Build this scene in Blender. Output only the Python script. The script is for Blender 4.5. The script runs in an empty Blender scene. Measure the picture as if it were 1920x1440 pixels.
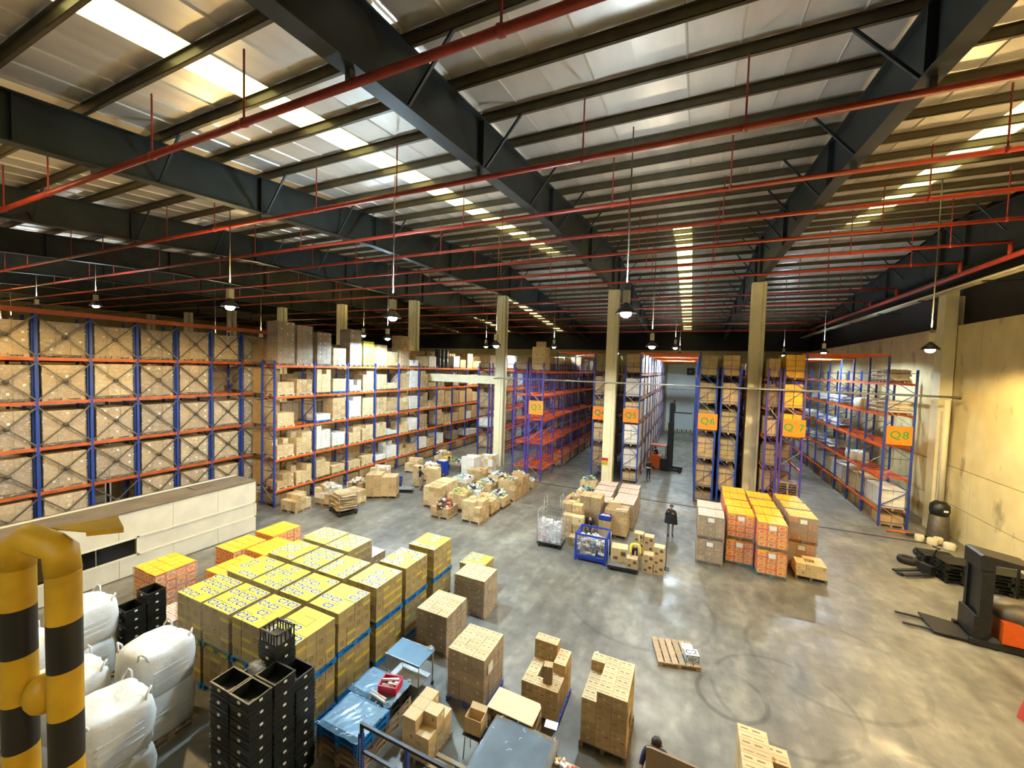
import bpy, math, random
from mathutils import Vector, Matrix
random.seed(7)
S = bpy.context.scene
COL = S.collection

# ------------------------------------------------------------------ camera
YAW, PITCH, ROLL, FPX = math.radians(24.414), math.radians(2.448), math.radians(1.699), 745.0
fw = Vector((-math.sin(YAW)*math.cos(PITCH), math.cos(YAW)*math.cos(PITCH), -math.sin(PITCH)))
r0 = Vector((math.cos(YAW), math.sin(YAW), 0)); u0 = r0.cross(fw)
rt = r0*math.cos(ROLL) + u0*math.sin(ROLL); up = u0*math.cos(ROLL) - r0*math.sin(ROLL)
cam = bpy.data.cameras.new('camera'); co = bpy.data.objects.new('camera', cam); COL.objects.link(co)
cam.sensor_fit = 'HORIZONTAL'; cam.sensor_width = 36.0; cam.lens = FPX/1920*36
cam.clip_start = 0.05; cam.clip_end = 400
M = Matrix.Identity(4)
for i in range(3):
    M[i][0], M[i][1], M[i][2] = rt[i], up[i], -fw[i]
M.translation = Vector((0, 0, 8.8)); co.matrix_world = M
S.camera = co

# ------------------------------------------------------------------ world, exposure
W = bpy.data.worlds.new('world'); S.world = W; W.use_nodes = True
W.node_tree.nodes['Background'].inputs[0].default_value = (0.95, 0.93, 0.86, 1)
W.node_tree.nodes['Background'].inputs[1].default_value = 0.07
S.view_settings.view_transform = 'Standard'; S.view_settings.look = 'None'
S.view_settings.exposure = 0.42; S.view_settings.gamma = 1.0; S.view_settings.use_curve_mapping = False
C_ = S.cycles; C_.use_light_tree = False; C_.max_bounces = 4; C_.diffuse_bounces = 3; C_.glossy_bounces = 2; C_.transmission_bounces = 2; C_.transparent_max_bounces = 8; C_.use_adaptive_sampling = True; C_.adaptive_threshold = 0.03; C_.caustics_reflective = False; C_.caustics_refractive = False
LAMP_W = 2350.0         # watts of one high-bay lamp
SKY_E = 2.4             # skylight panel brightness
COOL, WARM = (0.70, 0.87, 1.0), (1.0, 0.71, 0.30)
UPLIGHT = 0.22          # lamp share given to extra upward lights added to brighten the roof
# high-bay lamps of the hall, some added to brighten dark parts: x, y, z, tint, lit
LAMPS = [(-2.0, 12.9, 10.6, 'cool', 1.1), (-10.8, 12.3, 10.6, 'blue', 2.1), (-2.1, 22.9, 10.15, 'mid', 0.65), (-11.2, 22.1, 10.1, 'mid', 0.6),
         (9.3, 23.2, 10.1, 'warm', 1.5), (9.3, 13.2, 10.3, 'warm', 1.6), (-17.1, 9.95, 10.9, 'warm', 0.95), (-20.2, 22.5, 10.6, 'blue', 1.5),  # the lamp over the cabin is added to brighten the far-left rack
         (-45.0, 12.5, 12.1, 'cool', 1.0), (-35.7, 12.5, 12.0, 'cool', 1.0), (9.0, 37.5, 10.6, 'cool', 1.1), (-1.5, 37.5, 10.9, 'cool', 1.1), (-12.6, 37.5, 10.9, 'cool', 1.0),
         (-1.5, 50.0, 10.9, 'cool', 1.3), (8.6, 50.0, 10.9, 'cool', 1.0), (-20.2, 37.5, 10.9, 'mid', 1.0), (-8.6, 50, 10.9, 'cool', .9),
         (-30.0, 30.0, 11.5, 'warm', 0.8), (-1.5, -3.0, 10.4, 'mid', 0.12), (9.0, 0.5, 10.4, 'warm', 0.4), (-11.0, -3.0, 10.4, 'mid', 0.12), (-19.0, 2.6, 11.4, 'warm', 1.0), (-30.5, 20.0, 10.1, 'warm', .9), (-40.0, 22.0, 10.1, 'mid', .9), (-40.0, 8.0, 10.1, 'warm', 1.1), (-56.0, 14.0, 11.2, 'warm', 1.6), (-71.0, 17.0, 11.6, 'warm', 1.6), (-56.0, 40.0, 11.6, 'warm', 1.4)]  # last six are unseen lamps added to brighten the far-left roof and wall
TINT = {'blue': (0.60, 0.82, 1.0), 'cool': COOL, 'warm': WARM, 'mid': (1.0, 0.93, 0.76)}

# ------------------------------------------------------------------ materials
MATS = {}
def mat(name, col, rough=0.6, metal=0.0, var=0.12, scale=6.0, bump=0.0, rnd=0.0, spec=0.5, stretch=None, col2=None, coat=0.0, alpha=None, bscale=None, detail=4):
    m = bpy.data.materials.new(name); m.use_nodes = True; MATS[name] = m
    nt = m.node_tree; N = nt.nodes; L = nt.links; b = N['Principled BSDF']
    b.inputs['Roughness'].default_value = rough; b.inputs['Metallic'].default_value = metal
    b.inputs['Specular IOR Level'].default_value = spec
    if coat: b.inputs['Coat Weight'].default_value = coat; b.inputs['Coat Roughness'].default_value = 0.15
    tc = N.new('ShaderNodeTexCoord'); mp = N.new('ShaderNodeMapping'); L.new(tc.outputs['Object'], mp.inputs[0])
    if stretch: mp.inputs['Scale'].default_value = stretch
    nz = N.new('ShaderNodeTexNoise'); nz.inputs['Scale'].default_value = scale; nz.inputs['Detail'].default_value = detail; L.new(mp.outputs[0], nz.inputs['Vector'])
    cr = N.new('ShaderNodeValToRGB'); L.new(nz.outputs['Fac'], cr.inputs[0])
    c2 = col2 or tuple(min(1, c*(1+var)) for c in col)
    c1 = col if col2 else tuple(c*(1-var) for c in col)
    cr.color_ramp.elements[0].position = 0.3; cr.color_ramp.elements[1].position = 0.7
    cr.color_ramp.elements[0].color = (*c1, 1); cr.color_ramp.elements[1].color = (*c2, 1)
    out = cr.outputs[0]
    if rnd:
        oi = N.new('ShaderNodeObjectInfo'); mr = N.new('ShaderNodeMapRange'); L.new(oi.outputs['Random'], mr.inputs[0])
        mr.inputs[3].default_value = 1-rnd; mr.inputs[4].default_value = 1+rnd
        hs = N.new('ShaderNodeHueSaturation'); L.new(mr.outputs[0], hs.inputs['Value']); L.new(out, hs.inputs['Color']); out = hs.outputs[0]
    L.new(out, b.inputs['Base Color'])
    if bump:
        bp = N.new('ShaderNodeBump'); bp.inputs['Strength'].default_value = bump; bp.inputs['Distance'].default_value = 0.02
        if bscale:
            n2 = N.new('ShaderNodeTexNoise'); n2.inputs['Scale'].default_value = bscale; L.new(mp.outputs[0], n2.inputs['Vector']); L.new(n2.outputs['Fac'], bp.inputs['Height'])
        else: L.new(nz.outputs['Fac'], bp.inputs['Height'])
        L.new(bp.outputs[0], b.inputs['Normal'])
    return m
def emat(name, col, e):
    m = bpy.data.materials.new(name); m.use_nodes = True; MATS[name] = m
    b = m.node_tree.nodes['Principled BSDF']; b.inputs['Base Color'].default_value = (*col, 1)
    b.inputs['Emission Color'].default_value = (*col, 1); b.inputs['Emission Strength'].default_value = e
    return m
def film(name, tint, amt, rough, scale):
    """stretch wrap: clear film with glossy wrinkles"""
    m = bpy.data.materials.new(name); m.use_nodes = True; MATS[name] = m
    nt = m.node_tree; N = nt.nodes; L = nt.links; N.remove(N['Principled BSDF'])
    out = N['Material Output']; tr = N.new('ShaderNodeBsdfTransparent'); gl = N.new('ShaderNodeBsdfPrincipled')
    gl.inputs['Base Color'].default_value = (*tint, 1); gl.inputs['Roughness'].default_value = rough; gl.inputs['Specular IOR Level'].default_value = 1.0
    tc = N.new('ShaderNodeTexCoord'); mp = N.new('ShaderNodeMapping'); mp.inputs['Scale'].default_value = (1, 1, 2.6); L.new(tc.outputs['Object'], mp.inputs[0])
    mp.inputs['Rotation'].default_value = (0.25, 0.2, 0.3)
    nz = N.new('ShaderNodeTexNoise'); nz.inputs['Scale'].default_value = scale; nz.inputs['Detail'].default_value = 5; nz.inputs['Distortion'].default_value = 0.8; L.new(mp.outputs[0], nz.inputs['Vector'])
    cr = N.new('ShaderNodeMapRange'); L.new(nz.outputs['Fac'], cr.inputs[0]); cr.inputs[1].default_value = 0.45; cr.inputs[2].default_value = 0.75
    cr.inputs[3].default_value = amt*0.35; cr.inputs[4].default_value = amt
    bp = N.new('ShaderNodeBump'); bp.inputs['Strength'].default_value = 1.0; bp.inputs['Distance'].default_value = 0.06; L.new(nz.outputs['Fac'], bp.inputs['Height']); L.new(bp.outputs[0], gl.inputs['Normal'])
    mx = N.new('ShaderNodeMixShader'); L.new(cr.outputs[0], mx.inputs[0]); L.new(tr.outputs[0], mx.inputs[1]); L.new(gl.outputs[0], mx.inputs[2]); L.new(mx.outputs[0], out.inputs[0])
    return m

mat('kraft', (0.47, 0.325, 0.155), 0.75, rnd=0.18, var=0.10, scale=3)
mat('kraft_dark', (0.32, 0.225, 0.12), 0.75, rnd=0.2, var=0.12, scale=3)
mat('kraft_light', (0.62, 0.47, 0.25), 0.75, rnd=0.12, var=0.08, scale=3)
mat('kraft_olive', (0.35, 0.27, 0.12), 0.7, rnd=0.12, var=0.10, scale=3)
mat('box_white', (0.74, 0.72, 0.66), 0.65, rnd=0.10, var=0.05, scale=3)
mat('box_pink', (0.64, 0.50, 0.44), 0.6, rnd=0.08, var=0.06, scale=3)
mat('box_yellow', (0.66, 0.56, 0.05), 0.5, rnd=0.08, var=0.08, scale=4)
mat('box_amber', (0.85, 0.46, 0.03), 0.5, rnd=0.08, var=0.10, scale=4)
mat('box_orange', (0.80, 0.16, 0.02), 0.5, rnd=0.10, var=0.20, scale=4)
mat('box_red', (0.55, 0.05, 0.03), 0.5, rnd=0.10)
mat('tape', (0.60, 0.44, 0.22), 0.35, var=0.04)
mat('tape_dark', (0.22, 0.14, 0.07), 0.5, var=0.1)
mat('print_dark', (0.10, 0.065, 0.035), 0.7, var=0.2)
mat('print_brown', (0.26, 0.13, 0.05), 0.7, var=0.2)
mat('print_navy', (0.012, 0.018, 0.06), 0.5, var=0.2)
mat('print_white', (0.85, 0.85, 0.82), 0.5, var=0.03)
mat('print_ochre', (0.58, 0.46, 0.06), 0.55, var=0.15)
mat('print_gold', (0.92, 0.62, 0.10), 0.5, var=0.1)
mat('print_green', (0.045, 0.28, 0.05), 0.5, var=0.1)
mat('paper', (0.80, 0.80, 0.78), 0.7, var=0.03)
mat('wood', (0.40, 0.29, 0.17), 0.8, var=0.25, scale=8, stretch=(1, 6, 6), rnd=0.12, bump=0.2)
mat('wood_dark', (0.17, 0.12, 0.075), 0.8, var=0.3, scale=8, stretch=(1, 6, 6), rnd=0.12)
mat('wood_pale', (0.66, 0.52, 0.32), 0.7, var=0.10, scale=5, stretch=(1, 5, 5), rnd=0.08)
mat('plastic_blue', (0.012, 0.17, 0.50), 0.4, var=0.1)
mat('plastic_green', (0.03, 0.16, 0.14), 0.45, var=0.1)
mat('plastic_black', (0.008, 0.010, 0.009), 0.38, var=0.3)
mat('plastic_red', (0.55, 0.02, 0.05), 0.35, var=0.1)
mat('plastic_navy', (0.010, 0.045, 0.36), 0.4, var=0.1)
mat('rack_blue', (0.016, 0.050, 0.30), 0.45, var=0.15, scale=4)
mat('rack_violet', (0.055, 0.040, 0.30), 0.45, var=0.15, scale=4)
mat('rack_orange', (0.78, 0.13, 0.015), 0.5, var=0.15, scale=3)
mat('rack_rust', (0.46, 0.095, 0.018), 0.5, var=0.2, scale=3)
mat('rack_brown', (0.30, 0.10, 0.03), 0.55, var=0.2, scale=3)
mat('steel', (0.42, 0.43, 0.42), 0.4, 0.7, var=0.15)
mat('steel_dark', (0.022, 0.022, 0.022), 0.45, 0.4, var=0.3)
mat('brace_grey', (0.12, 0.105, 0.08), 0.5, 0.4, var=0.2)
mat('concrete_col', (0.84, 0.78, 0.52), 0.8, var=0.05, scale=2)
mat('cream_paint', (0.66, 0.60, 0.40), 0.6, var=0.06, scale=2)
mat('office_white', (0.66, 0.62, 0.47), 0.65, var=0.07, scale=1.5, bump=0.03)
mat('office_trim', (0.72, 0.68, 0.52), 0.55, var=0.05)
mat('office_roof', (0.15, 0.125, 0.09), 0.85, var=0.22, scale=1.2)
mat('glass_dark', (0.006, 0.007, 0.007), 0.12, var=0.1)
mat('beam_steel', (0.022, 0.028, 0.026), 0.5, 0.2, var=0.25, scale=1.5)
mat('purlin_steel', (0.10, 0.082, 0.045), 0.45, 0.35, var=0.2, scale=2)
mat('roof_foil', (0.66, 0.60, 0.51), 0.36, 0.45, var=0.20, scale=0.9, stretch=(1.0, 0.35, 1), bump=0.5, bscale=1.1)
mat('clad_black', (0.010, 0.010, 0.008), 0.7, var=0.3)
mat('pipe_red', (0.34, 0.035, 0.016), 0.42, var=0.2, scale=3)
mat('sign_orange', (0.95, 0.24, 0.012), 0.5, var=0.03)
mat('black_paint', (0.006, 0.006, 0.006), 0.5, var=0.3)
mat('guard_yellow', (0.62, 0.36, 0.012), 0.5, var=0.18, scale=5)
mat('guard_black', (0.012, 0.011, 0.010), 0.5, var=0.3, scale=5)
mat('bag_white', (0.72, 0.74, 0.72), 0.6, var=0.05, scale=3, bump=0.9, bscale=5)
mat('bag_cream', (0.66, 0.58, 0.44), 0.75, var=0.1, scale=3, bump=0.3, bscale=8)
mat('bag_grey', (0.55, 0.57, 0.60), 0.55, var=0.2, scale=4, bump=0.3, bscale=8)
mat('sheet_blue', (0.13, 0.25, 0.36), 0.3, var=0.14, scale=1.8, bump=0.15, bscale=4)
mat('sheet_slate', (0.105, 0.145, 0.185), 0.35, var=0.2, scale=1.8, bump=0.15, bscale=4)
mat('truck_orange', (0.62, 0.10, 0.012), 0.35, var=0.08)
mat('rubber', (0.012, 0.012, 0.012), 0.7, var=0.2)
mat('skin', (0.40, 0.21, 0.12), 0.55, var=0.06)
mat('hair_black', (0.010, 0.008, 0.007), 0.5, var=0.3)
mat('cloth_black', (0.010, 0.010, 0.012), 0.85, var=0.2)
mat('cloth_navy', (0.012, 0.016, 0.05), 0.85, var=0.2)
mat('cloth_yellow', (0.85, 0.62, 0.03), 0.8, var=0.06)
mat('cloth_grey', (0.20, 0.19, 0.16), 0.85, var=0.1)
mat('cloth_khaki', (0.30, 0.25, 0.17), 0.85, var=0.1)
mat('goods_mix', (0.5, 0.5, 0.5), 0.5, var=0.2, rnd=.2)
for k, c in dict(goods_white=(.74, .73, .70), goods_green=(.22, .42, .22), goods_red=(.5, .07, .05), goods_yellow=(.75, .58, .12), goods_blue=(.28, .40, .55), goods_dark=(.05, .05, .06), goods_pink=(.72, .45, .42), goods_tan=(.55, .38, .2)).items():
    mat(k, c, 0.45, var=0.15, scale=9)
emat('bulb', (1.0, 0.98, 0.95), 60.0)
emat('skylight', (1.0, 0.91, 0.36), SKY_E)
emat('exit_lamp', (1.0, 0.95, 0.5), 2.0)
film('wrap_clear', (0.80, 0.78, 0.75), 0.34, 0.18, 8.0)
film('wrap_heavy', (0.82, 0.78, 0.68), 0.55, 0.16, 8.0)
film('wrap_bag', (0.85, 0.88, 0.90), 0.5, 0.2, 9.0)

def floor_mat():
    m = bpy.data.materials.new('floor_concrete'); m.use_nodes = True; MATS['floor_concrete'] = m
    nt = m.node_tree; N = nt.nodes; L = nt.links; b = N['Principled BSDF']
    tc = N.new('ShaderNodeTexCoord')
    def noise(sc, det, dist=0.0, stretch=None):
        n = N.new('ShaderNodeTexNoise'); n.inputs['Scale'].default_value = sc; n.inputs['Detail'].default_value = det; n.inputs['Distortion'].default_value = dist
        if stretch:
            mp = N.new('ShaderNodeMapping'); mp.inputs['Scale'].default_value = stretch[:3]; mp.inputs['Rotation'].default_value = (0, 0, stretch[3]); L.new(tc.outputs['Object'], mp.inputs[0]); L.new(mp.outputs[0], n.inputs['Vector'])
        else: L.new(tc.outputs['Object'], n.inputs['Vector'])
        return n
    def ramp(src, p0, p1, c0, c1):
        r = N.new('ShaderNodeValToRGB'); L.new(src, r.inputs[0]); e = r.color_ramp.elements
        e[0].position, e[1].position = p0, p1; e[0].color, e[1].color = (*c0, 1), (*c1, 1); return r
    def mul(a, c, f=1.0, mode='MULTIPLY'):
        x = N.new('ShaderNodeMixRGB'); x.blend_type = mode; x.inputs[0].default_value = f; L.new(a, x.inputs[1]); L.new(c, x.inputs[2]); return x.outputs[0]
    base = ramp(noise(0.35, 6).outputs['Fac'], 0.32, 0.68, (0.125, 0.121, 0.11), (0.235, 0.23, 0.21)).outputs[0]
    fine = ramp(noise(2.6, 8).outputs['Fac'], 0.35, 0.65, (0.80, 0.80, 0.80), (1.12, 1.12, 1.10)).outputs[0]
    c = mul(base, fine)
    big = ramp(noise(0.13, 4).outputs['Fac'], 0.36, 0.64, (0.72, 0.71, 0.69), (1.15, 1.15, 1.13)).outputs[0]
    c = mul(c, big)
    patch = ramp(noise(0.55, 8, 0.0, (1, .6, 1, .4)).outputs['Fac'], 0.46, 0.70, (1, 1, 1), (1.20, 1.18, 1.10)).outputs[0]
    c = mul(c, patch)
    streak = ramp(noise(1.3, 7, 0.0, (1.0, 0.22, 1, 0.9)).outputs['Fac'], 0.36, 0.66, (0.74, 0.73, 0.70), (1.18, 1.17, 1.13)).outputs[0]
    c = mul(c, streak)
    scuff = ramp(noise(2.2, 10, 0.0, (1.0, 0.5, 1, -0.6)).outputs['Fac'], 0.54, 0.78, (0, 0, 0), (0.11, 0.105, 0.08)).outputs[0]
    c = mul(c, scuff, 0.9, 'ADD')
    # tyre rings scrubbed into the concrete: |distance to centre - radius| thin band
    for (cx, cy, rr, w, k) in ((1.35, 12.15, 0.85, 0.09, 0.58), (2.6, 12.6, 1.7, 0.08, 0.7), (5.2, 9.4, 2.6, 0.09, 0.7), (4.2, 15.0, 2.2, 0.11, 0.7), (-1.5, 15.5, 2.6, 0.10, 0.75)):
        vd = N.new('ShaderNodeVectorMath'); vd.operation = 'DISTANCE'; L.new(tc.outputs['Object'], vd.inputs[0]); vd.inputs[1].default_value = (cx, cy, 0)
        s1 = N.new('ShaderNodeMath'); s1.operation = 'SUBTRACT'; L.new(vd.outputs['Value'], s1.inputs[0]); s1.inputs[1].default_value = rr
        ab = N.new('ShaderNodeMath'); ab.operation = 'ABSOLUTE'; L.new(s1.outputs[0], ab.inputs[0])
        mr = N.new('ShaderNodeMapRange'); L.new(ab.outputs[0], mr.inputs[0]); mr.inputs[1].default_value = w*0.4; mr.inputs[2].default_value = w; mr.inputs[3].default_value = 0; mr.inputs[4].default_value = 1
        nb = noise(0.9, 2); sm = N.new('ShaderNodeMapRange'); L.new(nb.outputs['Fac'], sm.inputs[0]); sm.inputs[1].default_value = 0.50; sm.inputs[2].default_value = 0.62; sm.inputs[3].default_value = 0; sm.inputs[4].default_value = 1
        mx = N.new('ShaderNodeMath'); mx.operation = 'MAXIMUM'; L.new(mr.outputs[0], mx.inputs[0]); L.new(sm.outputs[0], mx.inputs[1])
        r2 = ramp(mx.outputs[0], 0, 1, (k, k, k), (1, 1, 1)); c = mul(c, r2.outputs[0])
    L.new(c, b.inputs['Base Color'])
    rr = N.new('ShaderNodeMapRange'); L.new(noise(1.1, 5).outputs['Fac'], rr.inputs[0]); rr.inputs[1].default_value = 0.3; rr.inputs[2].default_value = 0.7; rr.inputs[3].default_value = 0.30; rr.inputs[4].default_value = 0.60
    L.new(rr.outputs[0], b.inputs['Roughness']); b.inputs['Specular IOR Level'].default_value = 0.6
    bp = N.new('ShaderNodeBump'); bp.inputs['Strength'].default_value = 0.10; bp.inputs['Distance'].default_value = 0.02; L.new(noise(5, 6).outputs['Fac'], bp.inputs['Height']); L.new(bp.outputs[0], b.inputs['Normal'])
floor_mat()
def wall_mat():
    m = mat('wall_concrete', (0.70, 0.60, 0.32), 0.85, var=0.10, scale=0.8, bump=0.06)
    nt = m.node_tree; N = nt.nodes; L = nt.links; b = N['Principled BSDF']; src = b.inputs['Base Color'].links[0].from_socket
    tc = N.new('ShaderNodeTexCoord'); mp = N.new('ShaderNodeMapping'); mp.inputs['Scale'].default_value = (1, 1.0, 0.55); L.new(tc.outputs['Object'], mp.inputs[0])
    n = N.new('ShaderNodeTexNoise'); n.inputs['Scale'].default_value = 1.1; n.inputs['Detail'].default_value = 3; L.new(mp.outputs[0], n.inputs['Vector'])
    r = N.new('ShaderNodeValToRGB'); L.new(n.outputs['Fac'], r.inputs[0]); e = r.color_ramp.elements; e[0].position, e[1].position = 0.60, 0.72; e[0].color, e[1].color = (1, 1, 1, 1), (0.42, 0.42, 0.40, 1)
    x = N.new('ShaderNodeMixRGB'); x.blend_type = 'MULTIPLY'; x.inputs[0].default_value = 0.8; L.new(src, x.inputs[1]); L.new(r.outputs[0], x.inputs[2]); L.new(x.outputs[0], b.inputs['Base Color'])
wall_mat()
mat('wall_pale', (0.60, 0.66, 0.66), 0.6, var=0.05, scale=0.6)
mat('wall_tan', (0.42, 0.34, 0.17), 0.85, var=0.12, scale=0.5)

# ------------------------------------------------------------------ mesh helpers
class MB:
    def __init__(s): s.v = []; s.f = []; s.m = []; s.mats = []; s.sm = []
    def mi(s, m):
        if m not in s.mats: s.mats.append(m)
        return s.mats.index(m)
    def poly(s, pts, m, smooth=False):
        i = len(s.v); s.v += [tuple(p) for p in pts]; s.f.append(tuple(range(i, i+len(pts)))); s.m.append(s.mi(m)); s.sm.append(smooth)
    def add(s, vs, fs, m, smooth=False):
        i = len(s.v); s.v += [tuple(p) for p in vs]; k = s.mi(m)
        for f in fs: s.f.append(tuple(i+a for a in f)); s.m.append(k); s.sm.append(smooth)
    def box(s, x0, y0, z0, x1, y1, z1, m):
        s.add([(x0, y0, z0), (x1, y0, z0), (x1, y1, z0), (x0, y1, z0), (x0, y0, z1), (x1, y0, z1), (x1, y1, z1), (x0, y1, z1)],
              [(0, 3, 2, 1), (4, 5, 6, 7), (0, 1, 5, 4), (1, 2, 6, 5), (2, 3, 7, 6), (3, 0, 4, 7)], m)
    def cbox(s, c, d, m): s.box(c[0]-d[0]/2, c[1]-d[1]/2, c[2]-d[2]/2, c[0]+d[0]/2, c[1]+d[1]/2, c[2]+d[2]/2, m)
    def bar(s, a, b, w, h, m):
        """rectangular bar from a to b"""
        a, b = Vector(a), Vector(b); d = (b-a).normalized()
        u = Vector((0, 0, 1)) if abs(d.z) < 0.95 else Vector((0, 1, 0))
        x = d.cross(u).normalized()*w/2; y = x.cross(d).normalized()*h/2
        s.add([a-x-y, a+x-y, a+x+y, a-x+y, b-x-y, b+x-y, b+x+y, b-x+y], [(0, 1, 2, 3), (7, 6, 5, 4), (0, 4, 5, 1), (1, 5, 6, 2), (2, 6, 7, 3), (3, 7, 4, 0)], m)
    def tube(s, pts, rs, m, n=8, cap=True):
        pts = [Vector(p) for p in pts]; rs = rs if isinstance(rs, (list, tuple)) else [rs]*len(pts)
        vs = []; fs = []; prev = None
        for i, p in enumerate(pts):
            d = (pts[min(i+1, len(pts)-1)]-pts[max(i-1, 0)]).normalized()
            if prev is None:
                u = Vector((0, 0, 1)) if abs(d.z) < 0.9 else Vector((1, 0, 0)); x = d.cross(u).normalized()
            else: x = (prev-d*prev.dot(d)).normalized()
            prev = x; y = d.cross(x)
            for k in range(n):
                t = 2*math.pi*k/n; vs.append(p+(x*math.cos(t)+y*math.sin(t))*rs[i])
        for i in range(len(pts)-1):
            for k in range(n): fs.append((i*n+k, i*n+(k+1) % n, (i+1)*n+(k+1) % n, (i+1)*n+k))
        if cap: fs.append(tuple(range(n-1, -1, -1))); fs.append(tuple(range((len(pts)-1)*n, len(pts)*n)))
        s.add(vs, fs, m, True)
    def lathe(s, prof, m, n=16, c=(0, 0, 0)):
        vs = []; fs = []
        for r, z in prof:
            for k in range(n): t = 2*math.pi*k/n; vs.append((c[0]+r*math.cos(t), c[1]+r*math.sin(t), c[2]+z))
        for i in range(len(prof)-1):
            for k in range(n): fs.append((i*n+k, i*n+(k+1) % n, (i+1)*n+(k+1) % n, (i+1)*n+k))
        s.add(vs, fs, m, True)
    def prism(s, prof, axis, a, b, m):
        """2-D outline extruded along axis ('x': outline in y,z ; 'y': x,z ; 'z': x,y)"""
        P = {'x': lambda p, t: (t, p[0], p[1]), 'y': lambda p, t: (p[0], t, p[1]), 'z': lambda p, t: (p[0], p[1], t)}[axis]
        n = len(prof); vs = [P(p, a) for p in prof]+[P(p, b) for p in prof]
        s.add(vs, [tuple(range(n))[::-1], tuple(range(n, 2*n))]+[(i, (i+1) % n, n+(i+1) % n, n+i) for i in range(n)], m)
    def ellipsoid(s, c, r, m, nu=10, nv=6, jit=0.0):
        vs = [(c[0], c[1], c[2]-r[2])]; fs = []
        for j in range(1, nv):
            ph = -math.pi/2+math.pi*j/nv
            for k in range(nu):
                t = 2*math.pi*k/nu; q = 1+random.uniform(-jit, jit)
                vs.append((c[0]+r[0]*math.cos(ph)*math.cos(t)*q, c[1]+r[1]*math.cos(ph)*math.sin(t)*q, c[2]+r[2]*math.sin(ph)*q))
        vs.append((c[0], c[1], c[2]+r[2])); top = len(vs)-1
        for k in range(nu): fs.append((0, 1+(k+1) % nu, 1+k)); fs.append((top, 1+(nv-2)*nu+k, 1+(nv-2)*nu+(k+1) % nu))
        for j in range(nv-2):
            for k in range(nu): a = 1+j*nu; fs.append((a+k, a+(k+1) % nu, a+nu+(k+1) % nu, a+nu+k))
        s.add(vs, fs, m, True)
    def stroke(s, pts, w, m, f):
        """flat lettering strip; f maps 2-D to 3-D"""
        n = len(pts); L_ = []; R_ = []
        for i in range(n):
            a = pts[max(i-1, 0)]; b = pts[min(i+1, n-1)]; dx, dy = b[0]-a[0], b[1]-a[1]; l = math.hypot(dx, dy) or 1
            nx, ny = -dy/l*w/2, dx/l*w/2; L_.append((pts[i][0]+nx, pts[i][1]+ny)); R_.append((pts[i][0]-nx, pts[i][1]-ny))
        for i in range(n-1): s.poly([f(L_[i]), f(R_[i]), f(R_[i+1]), f(L_[i+1])], m)
    def mesh(s, name):
        me = bpy.data.meshes.new(name); me.from_pydata(s.v, [], s.f)
        for m in s.mats: me.materials.append(MATS[m])
        me.polygons.foreach_set('material_index', s.m); me.polygons.foreach_set('use_smooth', s.sm); me.update(); return me
    def obj(s, name, parent=None, loc=(0, 0, 0), rz=0):
        return link(name, s.mesh(name), parent, loc, rz)

def link(name, me, parent=None, loc=(0, 0, 0), rz=0, scale=None):
    o = bpy.data.objects.new(name, me); COL.objects.link(o); o.location = loc
    if rz: o.rotation_euler = (0, 0, rz)
    if scale: o.scale = scale
    if parent is not None: o.parent = parent
    return o
def tag(o, label, cat, group=None, kind=None):
    o['label'] = label; o['category'] = cat
    if group: o['group'] = group
    if kind: o['kind'] = kind
    return o
def thing(name, label, cat, loc=(0, 0, 0), rz=0, group=None):
    return tag(link(name, None, None, loc, rz), label, cat, group)
def struct(o, label, cat):
    o['kind'] = 'structure'; o['label'] = label; o['category'] = cat; return o
def stuff(o): o['kind'] = 'stuff'; return o
ORD = ['first', 'second', 'third', 'fourth', 'fifth', 'sixth', 'seventh', 'eighth', 'ninth', 'tenth', 'eleventh', 'twelfth', 'thirteenth', 'fourteenth', 'fifteenth', 'sixteenth', 'seventeenth', 'eighteenth', 'nineteenth', 'twentieth']
R = random.uniform
CACHE = {}
def cached(key, fn):
    if key not in CACHE: CACHE[key] = fn()
    return CACHE[key]

# ------------------------------------------------------------------ the hall
COLX = [3.8-9.6*k for k in range(9)]          # column lines
RIDGE = 31.5
def roof_z(y): return 18.15-0.1*abs(y-RIDGE)  # underside of the sheeting
def fl_():
    b = MB(); b.box(-84, -6, -0.3, 14.2, 64.2, 0.0, 'floor_concrete'); o = b.obj('floor'); struct(o, 'grey polished concrete warehouse floor with scuffs and tyre rings', 'floor')
    b = MB(); b.box(-12, 28.3, 0.0, 13, 28.42, 0.012, 'rubber'); j = b.obj('expansion_joint', o)
fl_()
# right wall: cast panels in rows with recessed joints
b = MB(); b.box(13.75, -6, 0, 14.1, 64.2, 11.9, 'wall_tan'); wr = struct(b.obj('wall_right'), 'mottled tan concrete side wall with horizontal panel joints', 'wall')
for i in range(8):
    y0 = -6+8.75*i
    for z0, z1 in ((0, 1.73), (1.77, 3.88), (3.92, 11.9)):
        b = MB(); b.box(13.6, y0+0.012, z0, 13.75, y0+8.738, z1, 'wall_concrete'); b.obj('wall_panel', wr)
b = MB(); b.box(13.9, -6, 11.9, 14.1, 64.2, 18.6, 'clad_black'); struct(b.obj('wall_upper_right'), 'black upper cladding above the tan concrete side wall', 'wall')
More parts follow.
